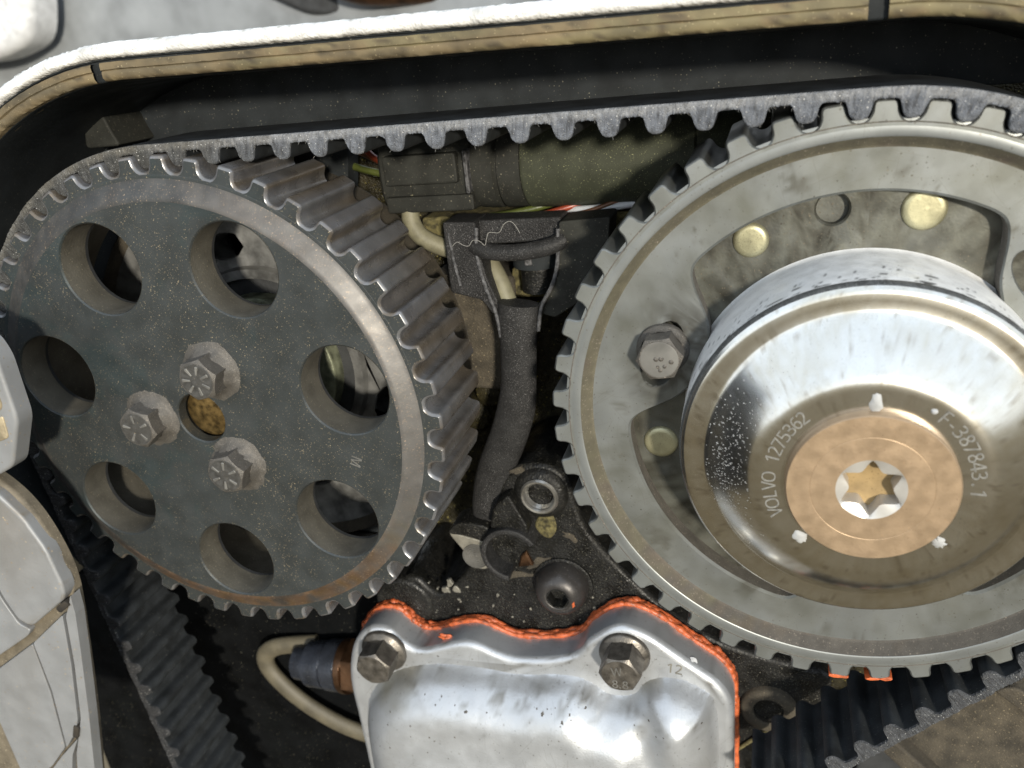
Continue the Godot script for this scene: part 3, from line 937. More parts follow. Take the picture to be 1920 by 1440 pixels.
# ---- the belt
func belt_path() -> Array:   # [point on the tip circle line, outward normal, tooth phase]
	var o := []
	var pitch := TAU / TEETH
	var l0 := 1.295 + pitch * 2.0   # the sprocket valley nearest the top, left
	var arc := TIP * pitch
	# left run, from the bottom up
	var al := deg_to_rad(186.2)
	var down := Vector2(-sin(al), cos(al)) * 1.0
	if down.y > 0: down = -down
	var ph_l := (al - l0) / pitch   # teeth counted anticlockwise from l0
	for i in range(700, 0, -1):
		var d := i * 0.26
		o.append([LC + Vector2.from_angle(al) * TIP + down * d, Vector2.from_angle(al), -(ph_l + d / arc)])
	for i in 420:
		var a := lerpf(al, PI / 2, i / 420.0)
		o.append([LC + Vector2.from_angle(a) * TIP, Vector2.from_angle(a), -(a - l0) / pitch])
	var s0 := -(PI / 2 - l0) / pitch
	var r0 := 1.283 + PI / TEETH
	var kr := ceilf((PI / 2 - r0) / pitch)
	var first := r0 + kr * pitch   # first right valley left of the top
	var s1 := 18.0 + (first - PI / 2) / pitch - 0.0
	s1 = roundf((RC.x / arc) - (first - PI / 2) / pitch) + (first - PI / 2) / pitch
	for i in 560:
		var u := i / 560.0
		o.append([Vector2(RC.x * u, TIP), Vector2(0, 1), lerpf(s0, s1, u)])
	var ar := deg_to_rad(-45.0)
	for i in 540:
		var a := lerpf(PI / 2, ar, i / 540.0)
		o.append([RC + Vector2.from_angle(a) * TIP, Vector2.from_angle(a), s1 + (PI / 2 - a) / pitch])
	var s2 := s1 + (PI / 2 - ar) / pitch
	var fwd := Vector2(sin(ar), -cos(ar))
	for i in 330:
		o.append([RC + Vector2.from_angle(ar) * TIP + fwd * i * 0.26, Vector2.from_angle(ar), s2 + i * 0.26 / arc])
	return o


func lug_height(ph: float) -> float:
	var u := absf(ph - roundf(ph)) * TIP * TAU / TEETH
	for i in LUG.size() - 1:
		if u <= LUG[i + 1][0]: return lerpf(LUG[i][1], LUG[i + 1][1], (u - LUG[i][0]) / (LUG[i + 1][0] - LUG[i][0]))
	return 0.0


func belt() -> void:
	var t := thing("timing_belt", "black rubber toothed belt wrapped round both sprockets with a frayed grey edge", "timing belt", Vector3(73, 62, -14))
	var path := belt_path()
	var zf := -1.6
	var zb := -25.0
	var bo := PackedVector3Array()
	var bi := PackedVector3Array()
	var ko := PackedVector3Array()
	var ki := PackedVector3Array()
	var edge := [PackedVector3Array(), PackedVector3Array(), PackedVector3Array(), PackedVector3Array(), PackedVector3Array(), PackedVector3Array()]
	var k := 0
	for w in path:
		var p: Vector2 = w[0]
		var nrm: Vector2 = w[1]
		var h := lug_height(w[2])
		var q := p + nrm * 2.0
		var r := p + nrm * (0.12 - h)
		bo.append(Vector3(q.x, q.y, zf - 0.5))
		ko.append(Vector3(q.x, q.y, zb))
		bi.append(Vector3(r.x, r.y, zf - 0.5))
		ki.append(Vector3(r.x, r.y, zb))
		for e in 6:
			var f: float = [0.0, 0.06, 0.35, 0.65, 0.94, 1.0][e]
			var v := q.lerp(r, f)
			var j := 0.34 * wob.get_noise_2d(k * 0.42, e * 3.1) + 0.22 * wob.get_noise_2d(k * 1.9, e * 7.3)
			var z := zf + j * (1.0 if e > 0 and e < 5 else 0.4)
			if e == 0 or e == 5: z = zf - 0.5
			var s := 0.3 * wob.get_noise_2d(k * 1.3, e * 5.0 + 40) if e == 4 else 0.0
			edge[e].append(Vector3(v.x + nrm.x * s, v.y + nrm.y * s, z))
		k += 1
	var body := Soup.new()
	body.strip(bo, ko, false)
	body.strip(ki, bi, false)
	body.strip(ko, ki, false)
	part(t, "toothed_body", body, "rubber", 50)
	var fe := Soup.new()
	for e in 5: fe.strip(edge[e + 1], edge[e], false)
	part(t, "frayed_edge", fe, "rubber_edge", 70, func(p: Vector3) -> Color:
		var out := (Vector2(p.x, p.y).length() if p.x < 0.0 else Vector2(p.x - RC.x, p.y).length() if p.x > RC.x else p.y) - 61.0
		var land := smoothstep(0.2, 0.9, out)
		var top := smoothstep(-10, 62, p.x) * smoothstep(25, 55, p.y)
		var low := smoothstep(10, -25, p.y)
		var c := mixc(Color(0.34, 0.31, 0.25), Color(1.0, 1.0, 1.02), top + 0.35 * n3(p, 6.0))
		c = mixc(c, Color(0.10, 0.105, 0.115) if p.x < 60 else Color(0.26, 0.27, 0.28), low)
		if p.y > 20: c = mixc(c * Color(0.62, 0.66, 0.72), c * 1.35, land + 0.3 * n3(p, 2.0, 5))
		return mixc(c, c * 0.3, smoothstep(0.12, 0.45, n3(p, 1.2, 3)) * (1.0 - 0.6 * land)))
	# loose threads along the frayed edge
	var th := Soup.new()
	for i in 150:
		var j := rng.randi_range(1150, 2250)
		var w: Array = path[j]
		var h := lug_height(w[2])
		var p: Vector2 = w[0] + w[1] * ((0.1 - h) if rng.randf() < 0.75 else 1.9)
		var a := Vector3(p.x, p.y, zf - rng.randf_range(0.0, 0.5))
		var d := Vector3(-w[1].x * rng.randf_range(0.05, 0.4) + rng.randf_range(-0.35, 0.35), -w[1].y * rng.randf_range(0.05, 0.4) + rng.randf_range(-0.2, 0.2), rng.randf_range(-0.1, 0.5))
		th.t.append_array(tube([a, a + d * 0.6, a + d + Vector3(0.1, -0.1, 0.1)], [0.035, 0.03, 0.015], 4, 1.0, false).t)
	var thr := part(t, "loose_threads", th, "fibre")
	thr.set_meta("kind", "stuff")


# ---- the silver housing at the bottom
func inside(p: Vector2, poly: PackedVector2Array) -> float:   # signed distance, positive inside
	var d := 1e9
	for i in poly.size():
		var c := Geometry2D.get_closest_point_to_segment(p, poly[i], poly[(i + 1) % poly.size()])
		d = minf(d, c.distance_to(p))
	return d if Geometry2D.is_point_in_polygon(p, poly) else -d


func dome(p: Vector2, body: PackedVector2Array) -> float:
	var d := inside(p, body)
	if d <= -1.6: return -0.6
	var u := clampf((d + 1.6) / 15.0, 0, 1)
	var h := -0.6 + 13.0 * (1.0 - pow(1.0 - u, 2.6)) * smoothstep(0.0, 0.16, u)
	# two shoulders with a valley between them, right of centre
	var v := (p.x - 100.0 + (p.y + 95) * 0.18) / 5.0
	h -= 3.4 * exp(-v * v) * smoothstep(1.0, 8.0, d) * smoothstep(-140, -95, p.y)
	return h + 5.0 * smoothstep(0, 30, d) * (1 - smoothstep(-130, -90, p.y))


func housing() -> void:
	var t := thing("thermostat_housing", "silver cast aluminium housing with orange sealant along its top edge", "housing", Vector3(66, -120, -28))
	var top := smooth([Vector2(10.5, -110), Vector2(10.6, -96), Vector2(14, -83.5), Vector2(20, -76.3), Vector2(26.6, -75.6), Vector2(31.2, -80.2), Vector2(37, -81.6), Vector2(50.5, -77.2), Vector2(63.5, -81.0), Vector2(79.5, -78.0), Vector2(85.6, -71.6), Vector2(93.2, -66.4), Vector2(101, -68.0), Vector2(111.5, -75.8), Vector2(118.6, -81.2), Vector2(122, -87.5), Vector2(122.3, -96)], 6, false)
	var outline := PackedVector2Array(top)
	outline.append_array(PackedVector2Array([Vector2(122.3, -120), Vector2(122.3, -168), Vector2(10.5, -168), Vector2(10.5, -125)]))
	outline.reverse()
	part(t, "flange", slab(outline, -27.6, -18.0, 2.0, 5), "aluminium", 60, func(p: Vector3) -> Color: return mixc(Color(1, 1, 1), Color(0.35, 0.32, 0.27), 0.8 * smoothstep(0.2, 0.6, n3(p, 6.0, 4) + 0.4 * n3(p, 1.4, 6))))
	var body := smooth([Vector2(14.6, -131), Vector2(15.8, -108), Vector2(19.5, -98.5), Vector2(27.5, -91.2), Vector2(38.5, -87.2), Vector2(52, -86), Vector2(64, -87.0), Vector2(78, -85.0), Vector2(84.5, -86.5), Vector2(90, -90.0), Vector2(97, -88.6), Vector2(101, -83.5), Vector2(107, -81.6), Vector2(114, -84.2), Vector2(117, -89), Vector2(118, -108), Vector2(118, -131), Vector2(118, -165), Vector2(66, -166), Vector2(14.6, -165)], 5)
	var step := 1.1
	var nx := int(112 / step)
	var ny := int(92 / step)
	var grid := []
	for j in ny + 1:
		var row := PackedVector3Array()
		for i in nx + 1:
			var p := Vector2(11 + i * step, -170 + j * step)
			var h := dome(p, body)
			row.append(Vector3(p.x, p.y, -18.0 + h))
		grid.append(row)
	var bs := Soup.new()
	for j in ny:
		for i in nx:
			var a: Vector3 = grid[j][i]
			var b: Vector3 = grid[j][i + 1]
			var c: Vector3 = grid[j + 1][i + 1]
			var d: Vector3 = grid[j + 1][i]
			if maxf(maxf(a.z, b.z), maxf(c.z, d.z)) > -18.55: bs.quad(a, b, c, d)
	var grime := func(p: Vector3) -> Color:
		var near := smoothstep(15, 7, Vector2(p.x - 24.6, p.y + 86).length()) + smoothstep(13, 7.5, Vector2(p.x - 95, p.y + 76).length())
		var band := smoothstep(-96, -88, p.y) * smoothstep(-84.5, -87, p.y)
		var c := mixc(Color(1, 1, 1), Color(0.60, 0.55, 0.43), near * 0.8 + 0.5 * n3(p, 13.0) - 0.1)
		return mixc(c, Color(0.34, 0.31, 0.25), 0.8 * band * smoothstep(0.1, 0.6, n3(p, 9.0, 2) + 0.5 * n3(p, 1.4, 3)) + 0.35 * smoothstep(0.5, 0.8, n3(p, 4.0, 5) + 0.5 * n3(p, 1.0, 6)))
	part(t, "bulged_body", bs, "aluminium", 80, grime)
	for k in 60:
		var p := Vector2(rng.randf_range(20, 116), rng.randf_range(-112, -86))
		if k % 3 == 0: p = Vector2(rng.randf_range(38, 84), rng.randf_range(-92, -87))
		if inside(p, body) < 0.6: continue
		var rr := rng.randf_range(0.1, 0.34) * (2.0 if k % 9 == 0 else 1.0)
		var rings := []
		for f in [[1.0, -0.1], [0.8, 0.04], [0.02, 0.06]]:
			var q := PackedVector3Array()
			for i in 9:
				var a := TAU * i / 9
				var v: Vector2 = p + Vector2.from_angle(a) * rr * f[0] * (1.0 + 0.9 * wob.get_noise_3d(cos(a) * 1.6 + k * 3.0, sin(a) * 1.6, 2.0))
				q.append(Vector3(v.x, v.y, -18.0 + dome(v, body) + f[1]))
			rings.append(q)
		var fl := Soup.new()
		fl.loft(rings)
		part(t, "dirt_fleck", fl, "grime", 60)
	# orange sealant squeezed out along the joint: three uneven beads
	for k in 3:
		var path := []
		var radii := []
		for i in top.size() * 3:
			var f := i / 3.0
			var q := top[mini(int(f), top.size() - 1)].lerp(top[mini(int(f) + 1, top.size() - 1)], f - int(f))
			var e: float = wob.get_noise_2d(i * 0.16, k * 9.0)
			var lump := maxf(0.0, wob.get_noise_2d(i * 0.11, k * 3.0 + 30))
			path.append(Vector3(q.x + 0.1 * e, q.y + 0.25 + 0.35 * e + 0.5 * lump, -29.2 + k * 0.85 + 0.25 * e))
			radii.append(0.74 + 0.16 * e + 0.55 * lump)
		part(t, "sealant_bead", tube(path, radii, 8), "gasket_orange", 70, func(p: Vector3) -> Color: return mixc(Color(1.1, 1.25, 1.5), Color(0.3, 0.36, 0.5), smoothstep(0.15, 0.55, n3(p, 3.0, k) + 0.5 * n3(p, 0.9, 8))))
	var side := []
	for i in 40: side.append(Vector3(122.5 + 0.25 * wob.get_noise_1d(i * 0.7), -94 - i * 1.8, -28.0))
	part(t, "sealant_bead", tube(side, [0.9], 8), "gasket_orange", 70)
	for q in [Vector3(43, -79.3, -21.5), Vector3(62, -82.2, -20.5)]:
		var r := []
		for f in [[1.0, 0.0], [0.85, 0.25], [0.4, 0.4], [0.02, 0.42]]:
			var p := PackedVector3Array()
			for i in 16:
				var a := TAU * i / 16
				var m: float = f[0] * (1.5 + 1.3 * wob.get_noise_3d(cos(a) * 1.5 + q.x, sin(a) * 1.5, q.y))
				p.append(Vector3(q.x + cos(a) * m * 1.5, q.y + 0.3 + sin(a) * m * 0.5 + f[1] * 0.7, q.z + f[1] + sin(a) * -0.4))
			r.append(p)
		var sm := Soup.new()
		sm.loft(r)
		part(t, "sealant_smear", sm, "gasket_orange", 70)
	# the two flange bolts
	for k in 2:
		var c: Vector2 = [Vector2(24.6, -83.2), Vector2(94.8, -74.6)][k]
		var w: float = [6.9, 6.7][k]
		var b := part(t, "flange_bolt", lathe(c, [[w, -18.4], [w, -17.3], [w - 0.5, -16.8], [w - 1.6, -16.3], [5.0, -15.9], [4.9, -15]], 48), "gunmetal", 50)
		part(b, "head", hexhead(c, 9.6, -16.4, -9.6, [0.25, 0.05][k]), "gunmetal", 30)
		if k == 1:
			var st := SurfaceTool.new()
			var z := (Vector3(c.x, c.y, -9.55) - Vector3(66, -120, -28)) * U
			st.append_from(letters("W", 1.9, 0.12), 0, Transform3D(Basis(Vector3(0, 0, 1), 0.1), z + Vector3(-0.0007, 0.0011, 0)))
			st.append_from(letters("8.8", 1.8, 0.12), 0, Transform3D(Basis(Vector3(0, 0, 1), 0.0), z + Vector3(0.0, -0.0028, 0)))
			text_on(b, "head_mark", st, "stamp")
	var st2 := SurfaceTool.new()
	st2.append_from(letters("12", 3.0, 0.25), 0, Transform3D(Basis(Vector3(0, 0, 1), -0.1), (Vector3(107.6, -77.9, -18.0) - Vector3(66, -120, -28)) * U))
	text_on(t, "cast_number", st2, "cast_alloy")
	part(t, "paint_dot", tube([Vector3(111.6, -77.3, -20.4), Vector3(112.1, -76.4, -19.9), Vector3(112.2, -76.3, -19.85)], [1.25, 1.2, 0.5], 16), "white_paint", 60)


# ---- the sooty cylinder head between and below the sprockets
func cylinder_head() -> void:
	var t := thing("cylinder_head", "sooty black cast cylinder head between the two sprockets", "engine block", Vector3(80, -40, -75))
	part(t, "rear_face", slab(rounded([Vector2(18, -220), Vector2(235, -220), Vector2(235, 57), Vector2(18, 57)], 3), -80, -60, 1), "oily_casting")
	part(t, "top_ledge", slab(rounded([Vector2(44, 29), Vector2(112, 29), Vector2(112, 35.2), Vector2(44, 36)], 1), -60, -44, 1), "yellow_residue")
	part(t, "brown_step", slab(rounded([Vector2(44, -11), Vector2(66, -12), Vector2(67, 20), Vector2(44, 21)], 1.5), -60, -44, 1), "brown_casting")
	part(t, "brown_step", slab(rounded([Vector2(66, 14), Vector2(84, 14), Vector2(84, 22), Vector2(66, 22)], 1.5), -60, -45, 1), "yellow_residue")
	var front := smooth([Vector2(18, -150), Vector2(19, -84), Vector2(25.5, -69), Vector2(32, -66), Vector2(38.5, -71), Vector2(48.5, -61.5), Vector2(51, -52), Vector2(58, -44), Vector2(62.5, -31.5), Vector2(71, -26.5), Vector2(79.6, -30), Vector2(84.5, -46), Vector2(98, -63), Vector2(112, -75), Vector2(127, -81), Vector2(146, -86), Vector2(142, -100), Vector2(131, -111), Vector2(124, -118), Vector2(123, -150)], 5)
	part(t, "front_face", slab(front, -60, -30.5, 1.6, 4), "soot", 60)
	# greasy lumps on the wall behind the right sprocket's edge
	for q in [[Vector2(84, 5), 5.0, -52.0], [Vector2(81, -8), 4.0, -50.0], [Vector2(83, -20), 4.5, -50.0], [Vector2(88, 14), 5.0, -52.0], [Vector2(54, -16), 4.5, -50.0], [Vector2(48, -24), 5.5, -52.0]]:
		part(t, "oily_rib", lathe(q[0], [[q[1], -60], [q[1] * 0.95, q[2] - 1.0], [q[1] * 0.7, q[2]], [0.05, q[2] + 0.4]], 20), "oily_casting", 60)
	# threaded boss
	var c := Vector2(72.6, -35.1)
	var b := part(t, "threaded_boss", lathe(c, [[8.6, -36], [8.0, -31.5], [7.0, -29.8], [5.9, -29.0], [4.9, -28.8]], 48), "soot", 60)
	var prof := [[5.2, -28.4], [4.7, -27.9], [4.2, -28.0], [3.9, -28.4]]
	for i in 10: prof.append([3.9 - 0.35 * (i % 2) - 0.03 * i, -28.8 - 0.5 * i])
	prof.append([3.2, -40])
	part(b, "thread_insert", lathe(c, prof, 40), "dull_thread", 30)
	part(b, "thread_bottom", lathe(c, [[3.6, -34.5], [0.05, -34.5]], 20), "dark_slot")
	part(t, "residue", slab(smooth([Vector2(70, -45), Vector2(72.2, -41.5), Vector2(75.4, -42), Vector2(76, -46), Vector2(74, -49), Vector2(71.4, -48)], 4), -32, -29.9, 0.9), "yellow_residue", 60)
	# half-round clamp, open towards the lower right
	var cc := Vector2(63.9, -51.8)
	var outer := PackedVector2Array()
	for i in 31: outer.append(cc + Vector2.from_angle(deg_to_rad(lerpf(30, 262, i / 30.0))) * 8.3)
	for i in 31: outer.append(cc + Vector2.from_angle(deg_to_rad(lerpf(262, 30, i / 30.0))) * 6.7)
	part(t, "half_clamp", slab(outer, -31, -24.5, 0.5, 2), "textured_plastic", 50)
	part(t, "clamp_seat", lathe(cc, [[6.8, -30.2], [4, -30.0], [0.05, -30.0]], 40), "soot")
	part(t, "rust_flake", slab(PackedVector2Array([cc + Vector2(0.5, -6.5), cc + Vector2(4.8, -5.6), cc + Vector2(3.2, -1.2), cc + Vector2(1.6, -2.8)]), -31, -28.8, 0.4, 1), "copper")
	part(t, "clamp_block", slab(rounded([Vector2(58.5, -44.5), Vector2(60.5, -37.5), Vector2(65, -33.5), Vector2(67.2, -38.5), Vector2(69.6, -43.5), Vector2(68.5, -46.5), Vector2(63, -43.8)], 1.5), -31, -26, 1.2), "soot", 60)
	for q in [[Vector2(70.0, -57.2), 3.4, 1.5, 0.5], [Vector2(62.5, -62.0), 5.5, 1.1, 0.1], [Vector2(79.5, -48.0), 2.2, 0.9, -0.6], [Vector2(66.6, -28.6), 2.4, 0.8, 0.3]]:
		var pt := []
		for i in 14:
			var a := TAU * i / 14
			pt.append((q[0] as Vector2) + Vector2(cos(a) * q[1], sin(a) * q[2]).rotated(q[3]) * (1.0 + 0.7 * wob.get_noise_2d(i * 1.9, q[1] * 7)))
		part(t, "residue", slab(smooth(pt, 3), -32, -30.25, 0.2, 2), "brown_casting", 60)
	# bare cast tongue with its ring mark
	var tongue := part(t, "cast_tongue", slab(smooth([Vector2(45.6, -48.6), Vector2(50, -49.2), Vector2(56, -51), Vector2(57.6, -56), Vector2(54.8, -59.6), Vector2(50.4, -58.6), Vector2(49.2, -54.5)], 5), -36, -28.5, 0.8), "cast_alloy", 60)
	var rp := []
	for i in 6:
		var r := 3.9 - i * 0.62
		rp.append_array([[r, -28.45], [r - 0.12, -28.1], [r - 0.34, -28.1], [r - 0.46, -28.4]])
	part(tongue, "ring_mark", lathe(Vector2(52.6, -55.4), rp + [[0.1, -28.2]], 36), "stamp", 30)
	part(t, "tongue_top", slab(smooth([Vector2(45.6, -48.2), Vector2(49, -44.8), Vector2(57, -45.5), Vector2(57.5, -50.5), Vector2(51, -48.9)], 5), -36, -28, 1.0), "soot", 60)
	# domed socket bolt
	var d := Vector2(76.4, -63.4)
	var db := part(t, "domed_bolt", lathe(d, [[7.3, -30.6], [7.35, -28.6], [7.0, -26.4], [6.2, -24.7], [5.0, -23.6], [3.9, -23.2], [3.3, -23.25], [3.1, -23.5]], 56), "black_bolt", 60)
	var hexr := []
	for z in [-23.4, -27.0]:
		var r := PackedVector3Array()
		for i in 24:
			var a := TAU * i / 24
			var rr := 2.6 / cos(fposmod(a, PI / 3) - PI / 6)
			r.append(Vector3(d.x + cos(a) * rr, d.y + sin(a) * rr, z))
		hexr.append(r)
	var hs := Soup.new()
	hs.loft([ring(d, 3.2, -23.4, 24), hexr[0], hexr[1]])
	hs.fan(hexr[1], Vector3(d.x, d.y, -27.0))
	part(db, "hex_socket", hs, "soot", 25)
	part(t, "bolt_seat", lathe(d, [[8.4, -31], [8.3, -29.8], [7.9, -29.6], [7.2, -29.6]], 48), "soot", 50)
	part(t, "sealant_crumb", slab(PackedVector2Array([d + Vector2(3.9, -2.6), d + Vector2(4.6, -1.9), d + Vector2(4.5, -0.4), d + Vector2(3.8, -1.0)]), -24.8, -23.2, 0.2, 1), "gasket_orange")
	part(t, "side_boss", lathe(Vector2(27, -76), [[9.4, -60], [9.4, -31.2], [8.8, -30.0], [7.5, -29.6], [0.05, -29.6]], 48), "soot", 60)
	for k in 26:   # pale crumbs of old sealant on the soot
		var p := Vector2(rng.randf_range(33, 88), rng.randf_range(-78, -66))
		var r := rng.randf_range(0.15, 0.5)
		var q := PackedVector2Array()
		for i in 7: q.append(p + Vector2.from_angle(TAU * i / 7) * r * rng.randf_range(0.6, 1.5))
		part(t, "dry_crumb", slab(q, -31, -30.2 + r * 0.4, 0.1, 1), "cast_alloy")
	for q in [Vector2(42.6, -67.0), Vector2(41.2, -69.2), Vector2(44.4, -68.8)]:
		var r := PackedVector2Array()
		for i in 9: r.append(q + Vector2.from_angle(TAU * i / 9) * rng.randf_range(0.7, 1.6))
		part(t, "dry_crumb", slab(r, -31, -30.0, 0.15, 1), "cast_alloy")


# ---- connector, sleeve, wires and the black cable guide
func middle() -> void:
	var c := thing("wire_connector", "black moulded wire connector under the top run of the belt", "connector", Vector3(55, 46, -46))
	var ax := func(x: float, y: float, z: float) -> Vector3: return Vector3(x, y, z)
	var axis_y := 47.2
	var zc := -47.0
	var oct := func(x: float, r: float, flat: float) -> PackedVector3Array:
		var p := PackedVector3Array()
		for i in 32:
			var a := TAU * i / 32
			var d := maxf(absf(cos(a)), absf(sin(a)))
			var rr := r * lerpf(1.0, minf(1.25, 1.0 / maxf(d, 0.75)), flat)
			p.append(Vector3(x, axis_y + rr * sin(a), zc - rr * cos(a)))
		return p
	var s := Soup.new()
	s.loft([oct.call(36.5, 0.1, 0), oct.call(36.5, 7.6, 0.8), oct.call(37.2, 8.2, 0.8), oct.call(44.8, 8.2, 0.8), oct.call(45.2, 9.0, 0.5), oct.call(60.5, 9.2, 0.5), oct.call(61, 8.4, 0.5)])
	part(c, "plug_body", s, "dusty_plastic", 40)
	s = Soup.new()
	s.loft([oct.call(60.6, 8.2, 0.1), oct.call(61, 9.6, 0.1), oct.call(66.2, 9.9, 0), oct.call(66.8, 9.0, 0), oct.call(67.2, 9.0, 0), oct.call(67.5, 9.9, 0), oct.call(73.0, 9.9, 0), oct.call(73.4, 8, 0)])
	part(c, "collar", s, "dusty_plastic", 40)
	part(c, "latch", block(Vector3(39, 45.5, -40), Vector3(58, 52.6, -36.2), 0.8), "dusty_plastic")
	part(c, "latch_rib", block(Vector3(60.0, 43, -40), Vector3(61.0, 53, -35.6), 0.4), "worn_plastic")
	part(c, "lower_rail", block(Vector3(38, 38.6, -46), Vector3(61, 42.6, -37.4), 0.8), "dusty_plastic")
	var sl := Soup.new()
	sl.loft([oct.call(73.0, 6, 0), oct.call(73.2, 9.8, 0), oct.call(74, 10.3, 0), oct.call(90, 10.4, 0), oct.call(113.0, 10.4, 0), oct.call(113.6, 9.6, 0), oct.call(118, 9.6, 0), oct.call(135, 9.6, 0)])
	solo("protective_sleeve", sl, "olive_sleeve", "dusty olive sleeve joined to the black connector and running behind the grey sprocket", "sleeve", Vector3(95, 47, -47))
	var wires := [
		["red_wire", "red wire entering the left end of the black connector", [Vector3(16, 60, -52), Vector3(27, 55.4, -49), Vector3(32, 51.4, -47), Vector3(38, 48.2, -46)], 0.85],
		["green_wire", "olive green wire entering the left end of the black connector", [Vector3(10, 52, -50), Vector3(24, 49.6, -48), Vector3(30, 48.2, -46.5), Vector3(38, 46.2, -46)], 1.0],
		["brown_wire", "dark brown wire under the red wire left of the connector", [Vector3(14, 56, -54), Vector3(26, 52.5, -51), Vector3(33, 49.6, -49), Vector3(38, 47.8, -48)], 0.8],
		["green_wire", "olive wire under the belly of the connector and sleeve", [Vector3(52, 34, -48), Vector3(62, 35.5, -44), Vector3(72, 36.8, -43.5), Vector3(80, 38, -46), Vector3(90, 38, -52)], 0.9],
		["red_wire", "rusty red wire crossing under the middle of the olive sleeve", [Vector3(70, 34.8, -46), Vector3(76, 35.7, -43), Vector3(84, 37.4, -44), Vector3(92, 38.5, -50)], 0.8],
		["white_wire", "white wire under the right end of the olive sleeve", [Vector3(80, 36.0, -46), Vector3(88, 36.6, -42.5), Vector3(98, 37.4, -43), Vector3(112, 38.6, -46)], 1.0],
		["brown_wire", "thin brown wire twisted over the white wire beside the sprocket", [Vector3(80, 35.2, -43), Vector3(87, 36.2, -41.4), Vector3(94, 38.2, -42), Vector3(100, 39.5, -46)], 0.55],
	]
	for w in wires:
		solo(w[0], tube(curve(w[2], 6), [w[3]], 8), w[0], w[1], "wire", w[2][1], "wires round the connector", 70)
	solo("cream_cable", tube(curve([Vector3(46, 44, -42), Vector3(43.2, 38.0, -39.5), Vector3(45.2, 33.0, -38.5), Vector3(50, 29.8, -39), Vector3(56, 27.6, -40), Vector3(62, 26.0, -38.5), Vector3(65.4, 21.8, -36.5), Vector3(67.6, 16.6, -35.0), Vector3(68.8, 11, -34)], 6), [2.3], 14), "cream_cable", "cream cable looping from behind the connector through the black cable guide", "cable", Vector3(58, 27, -39), "", 70)
	# cable guide
	var g := thing("cable_guide", "black plastic Y-shaped cable guide standing between the two sprockets", "cable guide", Vector3(68, 0, -36))
	part(g, "side_arm", slab(rounded([Vector2(54.8, 20.2), Vector2(62.6, 18.2), Vector2(65.0, 14.5), Vector2(67.0, 16.6), Vector2(64.4, 24), Vector2(62.9, 32), Vector2(63.2, 37.2), Vector2(55.0, 37.6)], 0.8), -40, -30.4, 0.9), "textured_plastic")
	part(g, "side_arm", slab(rounded([Vector2(75.0, 15.0), Vector2(80.5, 13.5), Vector2(88.5, 18.6), Vector2(94, 28), Vector2(95, 37.2), Vector2(83.2, 36.6), Vector2(82.6, 30), Vector2(81.6, 23.4), Vector2(78.4, 19)], 0.8), -40, -30.8, 0.9), "dusty_plastic")
	part(g, "crossbar", tube(curve([Vector3(61.5, 31.6, -31.5), Vector3(66, 30.2, -30.2), Vector3(73, 30.0, -29.6), Vector3(80, 30.8, -30.4), Vector3(84, 32.2, -32)], 5), [1.7, 1.8, 2.0], 14), "textured_plastic", 60)
	part(g, "cross_web", slab(rounded([Vector2(62, 31), Vector2(83, 31.5), Vector2(83, 37), Vector2(62, 37)], 0.8), -41, -33.5, 0.8), "textured_plastic")
	var sp := [Vector3(71.6, 17.2, -31.0), Vector3(71.0, 12, -31.0), Vector3(70.4, 6, -31.2), Vector3(69.6, -2, -31.5), Vector3(68.2, -10, -31.8), Vector3(65.0, -19, -32.2), Vector3(61.0, -27.5, -32.6), Vector3(58.0, -35, -33.0), Vector3(55.6, -44, -33.5), Vector3(55.2, -52, -35)]
	part(g, "cable_sleeve", tube(curve(sp, 6), PackedFloat32Array([5.3, 5.2, 5.15, 5.1, 5.05, 5.0, 4.95, 4.9, 4.85, 4.8, 4.75, 4.7, 4.65, 4.6, 4.6, 4.6, 4.6, 4.6, 4.6, 4.6, 4.6, 4.7, 4.8, 4.9, 4.95, 5, 5, 5, 5, 5, 5, 5, 5, 5, 5, 5, 5, 5, 5, 4.9, 4.9, 4.8, 4.8, 4.7, 4.6, 4.5, 4.4, 4.3, 4.2, 4.1, 4, 3.9, 3.8, 3.7, 3.6]), 20, 0.62), "textured_plastic", 60)
	for q in [[Vector3(63.4, 36, -30.2), Vector3(62.9, 29, -30.0), Vector3(64.0, 22, -30.0), Vector3(65.9, 15.6, -29.8), Vector3(66.6, 9, -29.9)], [Vector3(82.9, 35, -30.6), Vector3(82.3, 28, -30.5), Vector3(80.8, 22.4, -30.2), Vector3(77.6, 16.6, -29.8), Vector3(76.2, 10.5, -29.9)]]:
		part(g, "rib", tube(curve(q, 5), [0.5], 8), "worn_plastic", 60)
	part(g, "rib", tube([Vector3(56.2, 35, -30.3), Vector3(56.8, 28, -30.2), Vector3(57.6, 22, -30.3)], [0.35], 6), "worn_plastic", 60)
	var se := thing("position_sensor", "small black round sensor behind the crossbar of the cable guide", "sensor", Vector3(74, 24, -42))
	part(se, "sensor_cap", tube([Vector3(74.5, 30, -42), Vector3(74.5, 27.4, -42), Vector3(74.5, 27.2, -42), Vector3(74.5, 23.8, -42)], [7.0, 7.0, 6.6, 6.4], 28), "black_plastic", 40)
	part(se, "sensor_stem", tube([Vector3(74.2, 23.8, -42.6), Vector3(74.2, 17, -42.6)], [4.6, 4.6], 24), "soot", 40)
	part(se, "cap_notch", block(Vector3(72.8, 25.2, -36), Vector3(74.6, 28, -35.1), 0.3), "worn_plastic")
	var hair := []
	var hp := [[57.2, 32.0], [58.6, 33.0], [60.0, 32.2], [61.4, 32.0], [62.6, 33.3], [64.2, 33.0], [65.4, 32.0], [66.0, 33.6], [66.8, 35.0], [69.2, 34.9], [70.4, 36.6], [71.8, 37.4], [73.0, 36.8], [74.2, 34.6]]
	for q in hp: hair.append(Vector3(q[0], q[1], -29.2))
